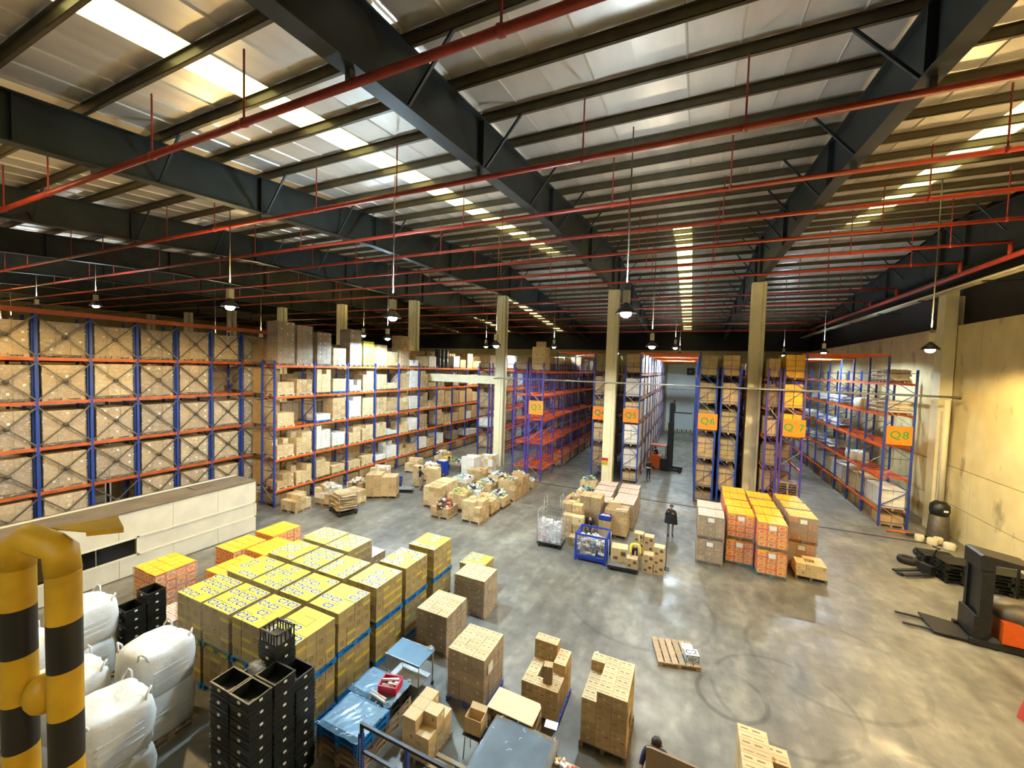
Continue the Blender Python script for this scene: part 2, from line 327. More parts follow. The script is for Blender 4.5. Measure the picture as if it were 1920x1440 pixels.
# far wall
b = MB(); b.box(-84, 63.6, 0, 14.1, 64.0, 11.95, 'wall_tan'); b.box(-3.4, 63.55, 0.0, 0.9, 63.6, 9.9, 'wall_pale'); wf = struct(b.obj('wall_back'), 'far end wall behind the rack aisles, pale painted between racks', 'wall')
b = MB(); b.box(-84, 63.75, 11.95, 14.1, 64.0, 16.0, 'clad_black'); b.obj('upper_cladding', wf)
b = MB()
for i in range(14): b.box(-3.3+i*0.3, 63.50, 0.05, -3.3+i*0.3+0.15, 63.55, 0.35, 'guard_black' if i % 2 else 'guard_yellow')
b.obj('hazard_strip', wf)
b = MB()
for z in (6.2,): b.box(-3.4, 63.52, z, 0.9, 63.56, z+0.06, 'brace_grey')
b.obj('rail', wf)
b = MB(); b.box(-84.2, -6, 0, -83.9, 64.2, 17.5, 'wall_tan'); struct(b.obj('wall_left'), 'distant tan side wall beyond the left racks', 'wall')
# extractor fan on the far wall
t = thing('wall_fan', 'black square extractor fan high on the pale far wall', 'fan', (-0.3, 63.5, 8.9))
b = MB()
for a, c in (((-.5, -.5), (.5, -.38)), ((-.5, .38), (.5, .5)), ((-.5, -.38), (-.38, .38)), ((.38, -.38), (.5, .38))): b.box(a[0], -0.1, a[1], c[0], 0.05, c[1], 'black_paint')
b.box(-.38, 0.02, -.38, .38, .05, .38, 'black_paint'); b.obj('frame', t)
b = MB()
for k in range(6):
    a = k*math.pi/3; b.add([(0, -.03, 0), (.30*math.cos(a), -.05, .30*math.sin(a)), (.30*math.cos(a+.6), -.02, .30*math.sin(a+.6))], [(0, 1, 2), (2, 1, 0)], 'office_white')
b.obj('fan_blades', t)

# columns
for i, x in enumerate(COLX):
    b = MB(); w, d = 0.40, 0.36
    prof = [(-w, -d), (w, -d), (w, d), (-w, d)]
    b.prism([(-w, -d), (w-0.22, -d), (w-0.22, -d+0.06), (w-0.12, -d+0.06), (w-0.12, -d), (w, -d), (w, d), (-w, d)], 'z', 0, 14.95, 'concrete_col')
    b.tube([(w+.03, -d+.1, 0), (w+.03, -d+.1, 14.9)], .025, 'office_trim', 6); b.tube([(w+.03, -d+.25, 0), (w+.03, -d+.25, 14.9)], .02, 'steel_dark', 6)
    o = b.obj('column', None, (x, RIDGE, 0))
    struct(o, ['cream concrete column between the orange cartons and rack sign Q7', 'cream concrete column with a red notice between signs Q4 and Q5', 'cream concrete column behind the mixed goods, beside sign Q3', 'cream concrete column at the end of the open carton rack'][i] if i < 4 else 'cream column top rising over the far-left rack, %s from the frame edge' % ORD[8-i], 'column')
b = MB(); b.box(-0.35, -0.4, 0, 0.2, 0.4, 13.9, 'concrete_col'); b.box(0.2, -0.15, 11.6, 0.75, 0.5, 13.6, 'cream_paint')
struct(b.obj('column', None, (13.35, RIDGE, 0)), 'cream column standing against the tan side wall', 'column')
# concrete tie between two columns
b = MB(); b.box(-24.6, 31.15, 7.25, -15.8, 31.75, 7.95, 'concrete_col'); struct(b.obj('beam'), 'pale concrete tie beam joining two columns over the rack aisle', 'beam')
b = MB(); b.tube([(-14.6, 29.25, 7.88), (13.1, 29.25, 7.88)], 0.055, 'steel', 8)
for x in (-14.9, -5.8, 3.8, 13.05): b.box(x-.04, 29.2, 7.78, x+.04, 31.14, 7.84, 'steel_dark')
tag(b.obj('conduit'), 'long grey steel conduit crossing the aisles between the columns', 'conduit')
# notice on the column
t = thing('notice_sign', 'small red and yellow notice on the column below sign Q4', 'sign', (-5.95, 31.09, 1.35))
b = MB(); b.box(-.24, 0, 0, .24, .04, .58, 'box_yellow'); b.obj('plate', t)
b = MB(); b.box(-.24, -.012, .36, .24, 0.0, .58, 'plastic_red'); b.obj('red_band', t)
b = MB()
for k in range(3): b.box(-.17, -.01, .08+k*.08, -.02, 0, .12+k*.08, 'print_dark'); b.box(.04, -.01, .08+k*.08, .17, 0, .12+k*.08, 'print_dark')
stuff(b.obj('notice_print', t))

# roof: sheets, purlins, rafters, skylights
b = MB(); b.prism([(-6.2, roof_z(-6.2)+.22), (RIDGE, 18.4), (64.2, roof_z(64.2)+.22), (64.2, roof_z(64.2)+.34), (RIDGE, 18.55), (-6.2, roof_z(-6.2)+.34)], 'x', -84.2, 14.1, 'clad_black')
ce = struct(b.obj('ceiling'), 'pitched metal roof lined with silver foil sheets over dark purlins', 'ceiling')
SHEET = 9.6/9
def sheet_mesh(sgn):
    b = MB(); y1 = RIDGE; y0 = -6 if sgn < 0 else 64.0
    z1, z0 = 18.15, roof_z(y0); h = SHEET/2
    prof = [(-h, 0), (-h+.03, -.035), (-h+.06, 0), (-.02, .012), (h, 0), (h, .15), (-h, .15)]
    n = len(prof); vs = [(p[0], y0, z0+p[1]) for p in prof]+[(p[0], y1, z1+p[1]) for p in prof]
    b.add(vs, [(i, (i+1) % n, n+(i+1) % n, n+i) for i in range(n)]+[tuple(range(n)), tuple(range(2*n-1, n-1, -1))], 'roof_foil'); return b.mesh('roof_sheet')
ms = {s: sheet_mesh(s) for s in (-1, 1)}
nw = 0
def skylight(x, y0, y1, desc):
    global nw; nw += 1; b = MB(); h = SHEET/2
    y_s = [y0, y1] if not (y0 < RIDGE < y1) else [y0, RIDGE, y1]
    for a, c in zip(y_s, y_s[1:]):
        b.add([(x-h, a, roof_z(a)), (x+h, a, roof_z(a)), (x+h, c, roof_z(c)), (x-h, c, roof_z(c)), (x-h, a, roof_z(a)+.1), (x+h, a, roof_z(a)+.1), (x+h, c, roof_z(c)+.1), (x-h, c, roof_z(c)+.1)], [(0, 3, 2, 1), (4, 5, 6, 7), (0, 1, 5, 4), (2, 3, 7, 6), (1, 2, 6, 5), (3, 0, 4, 7)], 'skylight')
    struct(b.obj('window_%d' % nw), desc, 'skylight')
SKY = {0: (12.0, 31.4), 1: (26.0, 63.0), 2: (-2.0, 31.4), 3: (24.0, 63.0), 4: (24.0, 63.0), 5: (24.0, 63.0)}
for k in range(10):                           # bay k lies between column lines k-1 and k
    xc = 13.4-9.6*k-4.8
    for j in range(9):
        x = xc+(j-4)*SHEET
        if x > 13.6: continue
        for sgn in (-1, 1):
            y0, y1 = (-6, RIDGE) if sgn < 0 else (RIDGE, 64)
            if j == 4 and k in SKY and not (SKY[k][1] <= y0 or SKY[k][0] >= y1-1):
                a, c = SKY[k]; fulls = max(y0, a), min(y1, c)
                for p, q in ((y0, fulls[0]), (fulls[1], y1)):
                    if q-p > 0.7:
                        b = MB(); h = SHEET/2
                        b.add([(x-h, p, roof_z(p)), (x+h, p, roof_z(p)), (x+h, q, roof_z(q)), (x-h, q, roof_z(q)), (x-h, p, roof_z(p)+.12), (x+h, p, roof_z(p)+.12), (x+h, q, roof_z(q)+.12), (x-h, q, roof_z(q)+.12)], [(0, 3, 2, 1), (4, 5, 6, 7), (0, 1, 5, 4), (2, 3, 7, 6), (1, 2, 6, 5), (3, 0, 4, 7)], 'roof_foil'); b.obj('roof_sheet', ce)
                continue
            if k > 5 and j % 3: continue
            if k > 5: link('roof_sheet', ms[sgn], ce, (x+SHEET, 0, 0), 0, (3, 1, 1))
            else: link('roof_sheet', ms[sgn], ce, (x, 0, 0))
for k, d in ((0, 'glowing roof skylight strip near the tan side wall'), (1, 'glowing skylight strip over the aisle with the reach truck'), (2, 'long glowing skylight strip crossing the roof overhead'), (3, 'distant skylight strip beyond the third roof beam'), (4, 'thin distant skylight strip, second bay beyond the open rack'), (5, 'thinnest distant skylight strip far to the left')):
    skylight(13.4-9.6*k-4.8, *SKY[k], d)
def purlin_mesh():
    b = MB(); L0, L1 = -84, 13.8
    b.box(L0, -.035, -.24, L1, -.015, 0, 'purlin_steel'); b.box(L0, -.035, -.24, L1, .055, -.225, 'purlin_steel'); b.box(L0, .045, -.24, L1, .055, -.205, 'purlin_steel'); b.box(L0, -.09, -.012, L1, -.015, 0, 'purlin_steel')
    return b.mesh('purlin')
pm = purlin_mesh(); PUR = []
for k in range(-21, 20):
    y = RIDGE+(k+0.5)*1.7 if k != 0 else RIDGE+.85
    if y < -5 or y > 63.4: continue
    PUR.append(y); link('purlin', pm, ce, (0, y, roof_z(y)-.036))
# tapered rafters on every column line
def rafter_low(y):
    a = abs(y-RIDGE); 
    for (a0, z0), (a1, z1) in zip(RL, RL[1:]):
        if a0 <= a <= a1: return z0+(z1-z0)*(a-a0)/(a1-a0)
RL = [(0, 15.02), (1.2, 15.02), (15.5, 14.86), (21.5, 14.42), (27.5, 13.92), (38, 13.1)]
def rafter_mesh(brace):
    b = MB(); ys = [-6, 3.9, 10, 16, 30.3, 31.5, 32.7, 47, 53, 59, 63.5]
    def lo(y): return rafter_low(max(-6.4, y))
    def tp(y): return roof_z(y)-.285
    for a, c in zip(ys, ys[1:]):
        for x0, x1 in ((-.02, .02),):
            b.add([(x0, a, lo(a)), (x1, a, lo(a)), (x1, c, lo(c)), (x0, c, lo(c)), (x0, a, tp(a)), (x1, a, tp(a)), (x1, c, tp(c)), (x0, c, tp(c))], [(0, 3, 2, 1), (4, 5, 6, 7), (0, 1, 5, 4), (1, 2, 6, 5), (2, 3, 7, 6), (3, 0, 4, 7)], 'beam_steel')
        for z in (lo, tp):
            w, th = .19, .035
            b.add([(-w, a, z(a)-th), (w, a, z(a)-th), (w, c, z(c)-th), (-w, c, z(c)-th), (-w, a, z(a)), (w, a, z(a)), (w, c, z(c)), (-w, c, z(c))], [(0, 3, 2, 1), (4, 5, 6, 7), (0, 1, 5, 4), (1, 2, 6, 5), (2, 3, 7, 6), (3, 0, 4, 7)], 'beam_steel')
    for y in (3.9, 10, 16, 23, 30.3, 32.7, 40, 47, 53): b.box(-.17, y-.012, lo(y), .17, y+.012, tp(y), 'beam_steel')
    return b.mesh('beam')
rm = rafter_mesh(True); bmesh_ = None
def brace_mesh():
    b = MB(); b.bar((.12, 0, 0), (1.35, 0, 1.15), .07, .07, 'beam_steel'); return b.mesh('flange_brace')
for i, x in enumerate([13.4]+COLX):
    o = link('beam', rm, None, (x, 0, 0))
    struct(o, ['dark roof rafter running along the tan side wall', 'dark tapered roof rafter over the orange cartons, upper right', 'wide dark roof rafter crossing the top centre', 'dark roof rafter leading to the column beside sign Q3', 'dark roof rafter leading to the column by the open carton rack'][i] if i < 5 else 'distant dark roof rafter, %s beyond the far-left rack' % ORD[i-5], 'beam')
    if i < 5:
        for y in PUR[::2]:
            if y > 60: continue
            for s in (-1, 1):
                zt = roof_z(y)-.2; zb = max(rafter_low(y)+.05, zt-1.5)
                if x+s*1.2 > 13.5: continue
                b = MB(); b.bar((s*.1, y, zb), (s*1.25, y, zt), .06, .06, 'beam_steel'); b.obj('flange_brace', o)
# ------------------------------------------------------------------ sprinkler pipes, trays
PIPES = [(5.4, 13.75), (10.1, 14.15), (14.1, 14.5), (17.7, 14.72), (21.3, 14.85), (24.9, 14.9), (28.5, 14.9), (35.5, 14.9), (40.0, 14.75), (45, 14.6), (50, 14.3), (55, 13.95)]
for i, (y, z) in enumerate(PIPES):
    t = thing('sprinkler_pipe', 'red sprinkler pipe crossing under the roof, %s from the viewer' % ORD[i], 'pipe', (0, y, z), 0, 'red sprinkler pipes')
    b = MB(); b.tube([(-80, 0, 0), (12.35, 0, 0)], 0.075, 'pipe_red', 8); b.obj('pipe', t)
    for k in range(10):
        for xx in (13.4-9.6*k-3.0, 13.4-9.6*k-6.6):
            if xx < -48: continue
            zt = roof_z(y)-.3-z
            b = MB(); b.tube([(xx, 0, .05), (xx, 0, zt)], .022, 'pipe_red', 5); b.tube([(xx-.05, 0, 0), (xx+.05, 0, 0)], .095, 'pipe_red', 8); b.obj('hanger', t)
    for x in COLX[:6]:
        b = MB(); b.box(x-.06, -.06, -.02, x+.06, .06, max(.1, rafter_low(y)-.04-z), 'brace_grey'); b.obj('clamp', t)
t = thing('sprinkler_main', 'thick red sprinkler main running along the top of the side wall', 'pipe', (12.35, 0, 14.25))
b = MB(); b.tube([(0, -5, 0), (0, 63, 0)], .12, 'pipe_red', 10); b.obj('pipe', t)
for y in (10.1, 14.1, 17.7, 21.3, 24.9, 28.5, 35.5, 40):
    b = MB(); z = dict(PIPES)[y]; b.tube([(0, y, 0), (0, y, z-14.25)], .09, 'pipe_red', 8); b.obj('riser', t)
t = thing('cable_tray', 'long cream cable tray running along the dark upper side wall', 'cable tray', (12.72, 0, 13.65))
b = MB(); b.box(-.18, -5, 0, .18, 63, .02, 'cream_paint'); b.box(-.18, -5, 0, -.16, 63, .14, 'cream_paint'); b.box(.16, -5, 0, .18, 63, .14, 'cream_paint'); b.obj('tray', t)
for y in range(-3, 62, 6):
    b = MB(); b.box(-.2, y, -.06, 1.17, y+.06, 0, 'beam_steel'); b.obj('bracket', t)
b = MB(); b.box(13.3, 19.8, 14.6, 13.6, 20.15, 14.9, 'exit_lamp'); b.box(13.28, 19.76, 14.9, 13.62, 20.19, 14.95, 'black_paint'); b.box(13.5, 19.9, 14.95, 13.56, 20.0, 15.6, 'steel'); tag(b.obj('emergency_lamp'), 'small square emergency lamp high on the dark side wall', 'lamp')

# ------------------------------------------------------------------ high-bay lamps
def lamp_parts():
    b = MB(); b.lathe([(.05, .30), (.10, .26), (.24, .12), (.33, .0), (.335, -.02), (.32, -.01), (.22, .10), (.09, .23), (.03, .25)], 'steel_dark', 20); me1 = b.mesh('reflector')
    b = MB(); b.box(-.10, -.10, .32, .10, .10, .70, 'cream_paint'); b.box(-.05, -.05, .26, .05, .05, .34, 'steel_dark'); me2 = b.mesh('ballast_box')
    b = MB(); b.ellipsoid((0, 0, -.02), (.17, .17, .13), 'bulb', 14, 8); me3 = b.mesh('bulb')
    return me1, me2, me3
LM = lamp_parts()
LDESC = ['bright white high-bay lamp hanging before the column with the notice', 'bright bluish high-bay lamp hanging over the mixed goods pallets', 'high-bay lamp hanging over the aisle with the reach truck', 'high-bay lamp hanging beside the column next to sign Q3',
         'high-bay lamp with dark shade hanging beside the side-wall column', 'high-bay lamp out over the parked forklift, close to the viewer', 'high-bay lamp on a long rod over the white cabin, added to brighten the rack', 'high-bay lamp hanging over the open carton rack',
         'lit high-bay lamp above the far-left rack, leftmost in view', 'lit high-bay lamp above the far-left rack, second from left', 'high-bay lamp hanging over the aisle before sign Q8', 'high-bay lamp deep in the reach truck aisle', 'high-bay lamp hanging behind the rack marked Q3',
         'farthest high-bay lamp in the reach truck aisle', 'farthest high-bay lamp in the Q8 aisle', 'high-bay lamp behind the open carton rack', 'farthest high-bay lamp in the Q4 aisle', 'high-bay lamp beyond the far-left rack top',
         'high-bay lamp almost overhead of the viewer', 'high-bay lamp near the viewer by the side wall', 'high-bay lamp near the viewer over the black crates', 'high-bay lamp near the viewer over the cabin roof', 'added unseen roof-brightening lamp behind the far-left rack, near side', 'added unseen roof-brightening lamp deep behind the far-left rack, far side', 'added unseen roof-brightening lamp deep behind the far-left rack, near side', 'added unseen high-bay lamp brightening the distant left hall, nearest of three', 'added unseen high-bay lamp brightening the distant left hall, leftmost', 'added unseen high-bay lamp brightening the distant left hall, deepest']
for i, (x, y, z, tint, lit) in enumerate(LAMPS):
    t = thing('high_bay_lamp', LDESC[i], 'lamp', (x, y, z), 0, 'high-bay lamps')
    link('reflector', LM[0], t); link('ballast_box', LM[1], t); link('bulb', LM[2], t)
    b = MB(); b.tube([(0, 0, .68), (0, 0, roof_z(y)-z+.01)], .022, 'brace_grey', 6); b.obj('rod', t)
    l = bpy.data.lights.new('lamp_light', 'SPOT'); l.energy = LAMP_W*lit; l.color = TINT[tint]; l.shadow_soft_size = .11; l.spot_size = math.radians(172); l.spot_blend = 0.25
    lo = bpy.data.objects.new('lamp_light', l); COL.objects.link(lo); lo.location = (0, 0, -.17); lo.parent = t
    u = bpy.data.lights.new('added_uplight', 'SPOT'); u.spot_size = math.radians(168); u.spot_blend = .5; u.energy = LAMP_W*lit*UPLIGHT; u.color = TINT[tint]; u.shadow_soft_size = .15  # extra upward light added above each lamp, brightens the roof
    uo = bpy.data.objects.new('added_uplight', u); COL.objects.link(uo); uo.location = (0, 0, .95); uo.rotation_euler = (math.pi, 0, 0); uo.parent = t

# ------------------------------------------------------------------ cartons, pallets, loads
C2C = [(.34, .30), (.26, .36), (.12, .36), (.03, .26), (.03, .10), (.12, 0), (.26, 0), (.34, .06)]
C22 = [(.44, .28), (.52, .36), (.66, .36), (.73, .27), (.70, .18), (.44, 0), (.76, 0)]
def carton_mesh(kind, var=0):
    b = MB(); e = .5; rv = random.Random(hash(kind) % 97 if 0 else len(kind)*7+var)
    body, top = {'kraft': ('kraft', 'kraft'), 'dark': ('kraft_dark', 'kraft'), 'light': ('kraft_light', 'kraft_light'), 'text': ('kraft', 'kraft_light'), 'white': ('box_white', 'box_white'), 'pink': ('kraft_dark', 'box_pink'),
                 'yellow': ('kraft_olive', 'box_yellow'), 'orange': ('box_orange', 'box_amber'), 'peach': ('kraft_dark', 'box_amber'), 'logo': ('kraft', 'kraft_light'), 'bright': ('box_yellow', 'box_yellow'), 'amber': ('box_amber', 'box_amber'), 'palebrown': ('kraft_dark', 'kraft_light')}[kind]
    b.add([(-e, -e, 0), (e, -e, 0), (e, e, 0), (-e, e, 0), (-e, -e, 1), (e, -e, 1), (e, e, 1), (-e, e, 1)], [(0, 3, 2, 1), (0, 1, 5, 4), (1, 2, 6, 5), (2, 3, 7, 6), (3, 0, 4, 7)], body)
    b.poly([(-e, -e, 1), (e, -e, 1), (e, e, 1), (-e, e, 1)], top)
    T = lambda p: (p[0]-.5, p[1]-.5, 1.006)
    Fs = {'y': lambda p: (p[0]-.5, -.506, p[1]), 'x': lambda p: (.506, p[0]-.5, p[1]), '-x': lambda p: (-.506, .5-p[0], p[1])}
    def rect(f, x0, y0, x1, y1, m): b.poly([f((x0, y0)), f((x1, y0)), f((x1, y1)), f((x0, y1))], m)
    if kind in ('kraft', 'dark', 'light', 'logo'):
        rect(T, .46, 0, .54, 1, 'tape')
        for k in 'yx':
            rect(Fs[k], .46, .8, .54, 1, 'tape')
            if kind == 'logo': rect(Fs[k], .12, .2, .40, .42, 'print_dark')
            elif var == 1: rect(Fs[k], .1, .22, .1+rv.uniform(.2, .5), .30, 'kraft_dark'); rect(Fs[k], .1, .36, .34, .42, 'kraft_dark')
            elif var == 2: rect(Fs[k], .6, .45, .8, .75, 'paper' if k == 'x' else 'kraft_dark')
        if kind == 'logo':
            for k in 'yx': rect(Fs[k], .58, .5, .88, .8, 'print_dark')
    elif kind in ('text', 'palebrown', 'pink'):
        for a in (.10, .50): 
            rect(T, a, .16, a+.34, .22, 'print_brown'); rect(T, a, .70, a+.26, .80, 'print_brown'); 
        rect(T, .02, .47, .98, .50, 'tape_dark')
        for k in 'yx': (rect(Fs[k], .10, .58, .38, .74, 'kraft_dark') if kind == 'text' else None); (rect(Fs[k], .42, .38, .58, .60, 'kraft_light') if var != 1 else None); (rect(Fs[k], .62, .15, .9, .24, 'print_brown') if var == 2 else None)
    elif kind in ('yellow', 'orange', 'peach'):
        ink, edge = ('print_navy', 'print_white') if kind == 'yellow' else ('print_gold', None)
        if kind == 'peach': ink = 'box_orange'
        for (ox, oy) in ((.08, .30),) if var else ():
            for P in (C2C, C22):
                q = [(ox+p[0]*1.05, oy+p[1]*1.4) for p in P]
                if edge: b.stroke(q, .22, edge, T)
                b.stroke(q, .125, ink, lambda p: (p[0]-.5, p[1]-.5, 1.011))
        for k in 'yx':
            if kind == 'yellow': rect(Fs[k], .0, .04, 1.0, .36, 'print_ochre') if var == 2 else None
            for P in ((C2C, C22) if var == 1 or kind == 'orange' else ()): b.stroke([(.30+p[0]*.45, .45+p[1]*1.1) for p in P] if kind == 'yellow' else [(.1+p[0]*.95, .1+p[1]*1.7) for p in P], .06 if kind == 'yellow' else .12, 'print_dark' if kind == 'yellow' else ink, (lambda f: (lambda p: tuple(c*1.004 for c in f(p))))(Fs[k]))
            if kind == 'orange': rect(Fs[k], .0, .80, 1., .94, ('box_amber', 'box_red', 'kraft')[var])
    elif kind == 'white':
        rect(T, .46, 0, .54, 1, 'tape')
        for k in 'yx': rect(Fs[k], .15, .5, .45, .62, ('bag_grey', 'goods_blue', 'bag_cream')[var])
    return b.mesh('carton')
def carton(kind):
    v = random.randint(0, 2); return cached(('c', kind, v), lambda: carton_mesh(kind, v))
def pallet_mesh(m, L=1.2, D=1.0):
    b = MB()
    for i in range(7):
        y = -D/2+(i+.5)*D/7; b.box(-L/2, y-.052, .122, L/2, y+.052, .144, m)
    for x in (-L/2+.05, 0, L/2-.05):
        b.box(x-.05, -D/2, .10, x+.05, D/2, .122, m)
        for y in (-D/2+.07, 0, D/2-.07): b.box(x-.05, y-.06, .022, x+.05, y+.06, .10, m)
        b.box(x-.05, -D/2, 0, x+.05, D/2, .022, m)
    return b.mesh('pallet')
PM = {'wood': 'wood', 'dark': 'wood_dark', 'blue': 'plastic_blue', 'green': 'plastic_green', 'pale': 'wood_pale', 'black': 'plastic_black', 'navy': 'plastic_navy'}
def pallet(k): return cached(('p', k), lambda: pallet_mesh(PM[k]))
def wrap_mesh(m):
    b = MB(); n = 6; h = .5
    pts = [(-h, -h), (h, -h), (h, h), (-h, h)]
    for a in range(4):
        (x0, y0), (x1, y1) = pts[a], pts[(a+1) % 4]
        b.poly([(x0, y0, 0), (x1, y1, 0), (x1, y1, 1), (x0, y0, 1)], m)
    return b.mesh('stretch_wrap')
def wrap(k): return cached(('w', k), lambda: wrap_mesh(k))
def block_mesh(kind, n):
    nx, ny, nz = n; b = MB(); bm = {'kraft': 'kraft', 'dark': 'kraft_dark', 'white': 'box_white', 'light': 'kraft_light', 'pink': 'box_pink', 'amber': 'box_amber', 'bright': 'box_yellow', 'olive': 'kraft_olive', 'orange': 'box_orange'}[kind]
    for i in range(nx):
        for j in range(ny):
            for k in range(nz):
                g = .012; o = R(-.01, .01)
                b.box(i/nx-.5+g+o, j/ny-.5+g, k/nz+.004, (i+1)/nx-.5-g+o, (j+1)/ny-.5-g, (k+1)/nz-.008, bm)
    return b.mesh('cartons')
def block(kind, n=(2, 3, 4), seed=0): return cached(('b', kind, n, seed), lambda: block_mesh(kind, n))
def load(label, loc, kind='kraft', n=(3, 3, 4), size=(1.15, 1.05, 1.1), pal='wood', film_=None, rz=0, group=None, top=None, missing=(), shift=0.0, note=False, name='pallet_load', cat='pallet load', joined=False, rag=0.0):
    t = thing(name, label, cat, loc, rz, group)
    link('pallet', pallet(pal), t, (0, 0, 0), 0, (size[0]/1.15, size[1]/.95, 1))
    nx, ny, nz = n; dx, dy, dz = size[0]/nx, size[1]/ny, size[2]/nz; z0 = .146
    if joined:
        stuff(link('cartons', block(kind, n, random.randint(0, 2)), t, (0, 0, z0), 0, size))
    else:
        for k in range(nz):
            for i in range(nx):
                for j in range(ny):
                    if 0 < i < nx-1 and 0 < j < ny-1 and k < nz-1: continue
                    if (i, j, k) in missing or (k == nz-1 and rag and random.random() < rag): continue
                    kk = kind if isinstance(kind, str) else random.choice(kind)
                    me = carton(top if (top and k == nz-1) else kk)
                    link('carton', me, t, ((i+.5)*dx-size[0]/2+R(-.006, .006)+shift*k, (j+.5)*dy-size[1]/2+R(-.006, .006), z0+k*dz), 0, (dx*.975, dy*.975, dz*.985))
    if film_: link('stretch_wrap', wrap(film_), t, (0, 0, .05), 0, (size[0]+.05, size[1]+.05, size[2]+.08))
    if note:
        b = MB(); b.box(-.13, -size[1]/2-.04, z0+size[2]*.72, .13, -size[1]/2-.034, z0+size[2]*.72+.19, 'paper'); b.obj('paper_label', t)
    return t

# ------------------------------------------------------------------ racks
FARB = MB()
def far_load(loc, kd, size):
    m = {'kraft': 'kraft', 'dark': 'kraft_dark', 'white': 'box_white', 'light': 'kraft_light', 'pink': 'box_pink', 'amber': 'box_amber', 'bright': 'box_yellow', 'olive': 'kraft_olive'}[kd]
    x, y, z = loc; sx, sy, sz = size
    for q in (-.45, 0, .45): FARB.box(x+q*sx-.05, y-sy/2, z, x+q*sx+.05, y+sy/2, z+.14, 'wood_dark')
    for i in range(2):
        for j in range(3):
            for k in range(4):
                o = R(-.012, .012); FARB.box(x-sx/2+i*sx/2+.01+o, y-sy/2+j*sy/3+.01, z+.145+k*sz/4, x-sx/2+(i+1)*sx/2-.01+o, y-sy/2+(j+1)*sy/3-.01, z+.145+(k+1)*sz/4-.012, m)
def rack(name, label, xb, xf, ys, levels, hf, hb, colour, beamcol, bars=False, cross=False, skip_beam=()):
    """xb = back line, xf = aisle-side line, ys = frame positions, levels = beam heights"""
    t = thing(name, label, 'rack', (0, 0, 0)); s = 1 if xf > xb else -1
    def up(h):
        def f():
            b = MB(); b.box(-.05, -.045, 0, .05, .045, h, colour); b.box(-.09, -.07, 0, .09, .07, .015, 'rack_orange')
            return b.mesh('upright')
        return cached(('u', colour, h), f)
    D = abs(xf-xb)
    def br(h):
        def f():
            b = MB(); z = .3; k = 0
            while z < h-.7:
                b.bar((-D/2, 0, z), (D/2, 0, z+.0), .03, .03, colour)
                b.bar((-D/2 if k % 2 else D/2, 0, z), (D/2 if k % 2 else -D/2, 0, z+.95), .035, .035, colour if k % 3 else 'steel'); z += .95; k += 1
            b.bar((-D/2, 0, min(h, 9.1)), (D/2, 0, min(h, 9.1)), .03, .03, colour)
            return b.mesh('frame_bracing')
        return cached(('br', colour, h, D), f)
    for y in ys:
        link('upright', up(hf), t, (xf, y, 0)); link('upright', up(hb), t, (xb, y, 0))
        link('frame_bracing', br(min(hf, hb)), t, ((xf+xb)/2, y, 0))
    def bm(L):
        def f():
            b = MB(); b.box(-.028, -L/2, -.13, .028, L/2, 0, beamcol); b.box(-.05, -L/2, -.16, .05, -L/2+.04, .04, beamcol); b.box(-.05, L/2-.04, -.16, .05, L/2, .04, beamcol); return b.mesh('beam')
        return cached(('bm', round(L, 2), beamcol), f)
    def sb(L):
        def f():
            b = MB()
            for k in range(5): y = -L/2+L*(k+.5)/5; b.box(-D/2+.03, y-.04, -.05, D/2-.03, y+.04, -.005, beamcol)
            return b.mesh('support_bars')
        return cached(('sb', round(L, 2), beamcol, D), f)
    def xb_(L, H):
        def f():
            b = MB(); b.bar((0, -L/2, .1), (0, L/2, H-.1), .02, .055, 'brace_grey'); b.bar((0.02, -L/2, H-.1), (0.02, L/2, .1), .02, .055, 'brace_grey'); 
            b.tube([(-.03, 0, H/2), (.05, 0, H/2)], .09, 'brace_grey', 10); return b.mesh('cross_brace')
        return cached(('xb', round(L, 2), round(H, 2)), f)
    for i, (y0, y1) in enumerate(zip(ys, ys[1:])):
        for j, z in enumerate(levels):
            if (i, j) in skip_beam: continue
            L = y1-y0-.09
            link('beam', bm(L), t, (xf, (y0+y1)/2, z)); link('beam', bm(L), t, (xb, (y0+y1)/2, z))
            if bars: link('support_bars', sb(L), t, ((xf+xb)/2, (y0+y1)/2, z))
            if cross:
                zt = levels[j-1] if j else hf; link('cross_brace', xb_(L, zt-z-.15), t, (xf+.08*s, (y0+y1)/2, z))
    return t
LV = [8.5, 6.63, 4.76, 2.89, 1.02]
LN = ['top', 'second-highest', 'middle', 'second-lowest', 'lowest', 'floor']

# far-left rack, single-pallet bays with cross bracing
ysL = [3.49+1.64*k for k in range(9)]; LVL = [8.62, 6.78, 4.86, 2.98, 1.1]
rk = rack('pallet_rack', 'tall dark-blue rack at far left with cross-braced bays', -25.9, -24.6, ysL, LVL, 10.55, 10.4, 'rack_blue', 'rack_rust', cross=True)
b = MB(); b.box(-24.68, 3.4, 10.42, -24.52, 16.7, 10.62, 'rack_rust'); b.obj('top_tie', rk)
for y in ysL:
    b = MB(); b.box(-24.72, y-.10, 0, -24.66, y+.10, 10.5, 'rack_blue'); b.obj('upright_backing', rk)
for i in range(8):
    for j, z in enumerate(LVL):
        y = ysL[i]+.82
        if (i, j) in ((3, 4), (6, 1)): continue
        kind = ['kraft', 'kraft', 'dark', 'kraft', 'dark', 'kraft', 'light', 'dark'][(i+j*3) % 8] if i < 6 else ('light' if i == 6 else 'dark')
        load('film-wrapped carton pallet, far-left rack, %s bay, %s level' % (ORD[i], LN[j]), (-25.25, y, z), kind, (2, 3, 4), (1.2, 1.32+R(-.06, .02), 1.42+R(-.1, .05)), ('dark', 'wood')[(i+j) % 2], 'wrap_heavy', group='film-wrapped loads in the far-left rack', name='pallet_load')
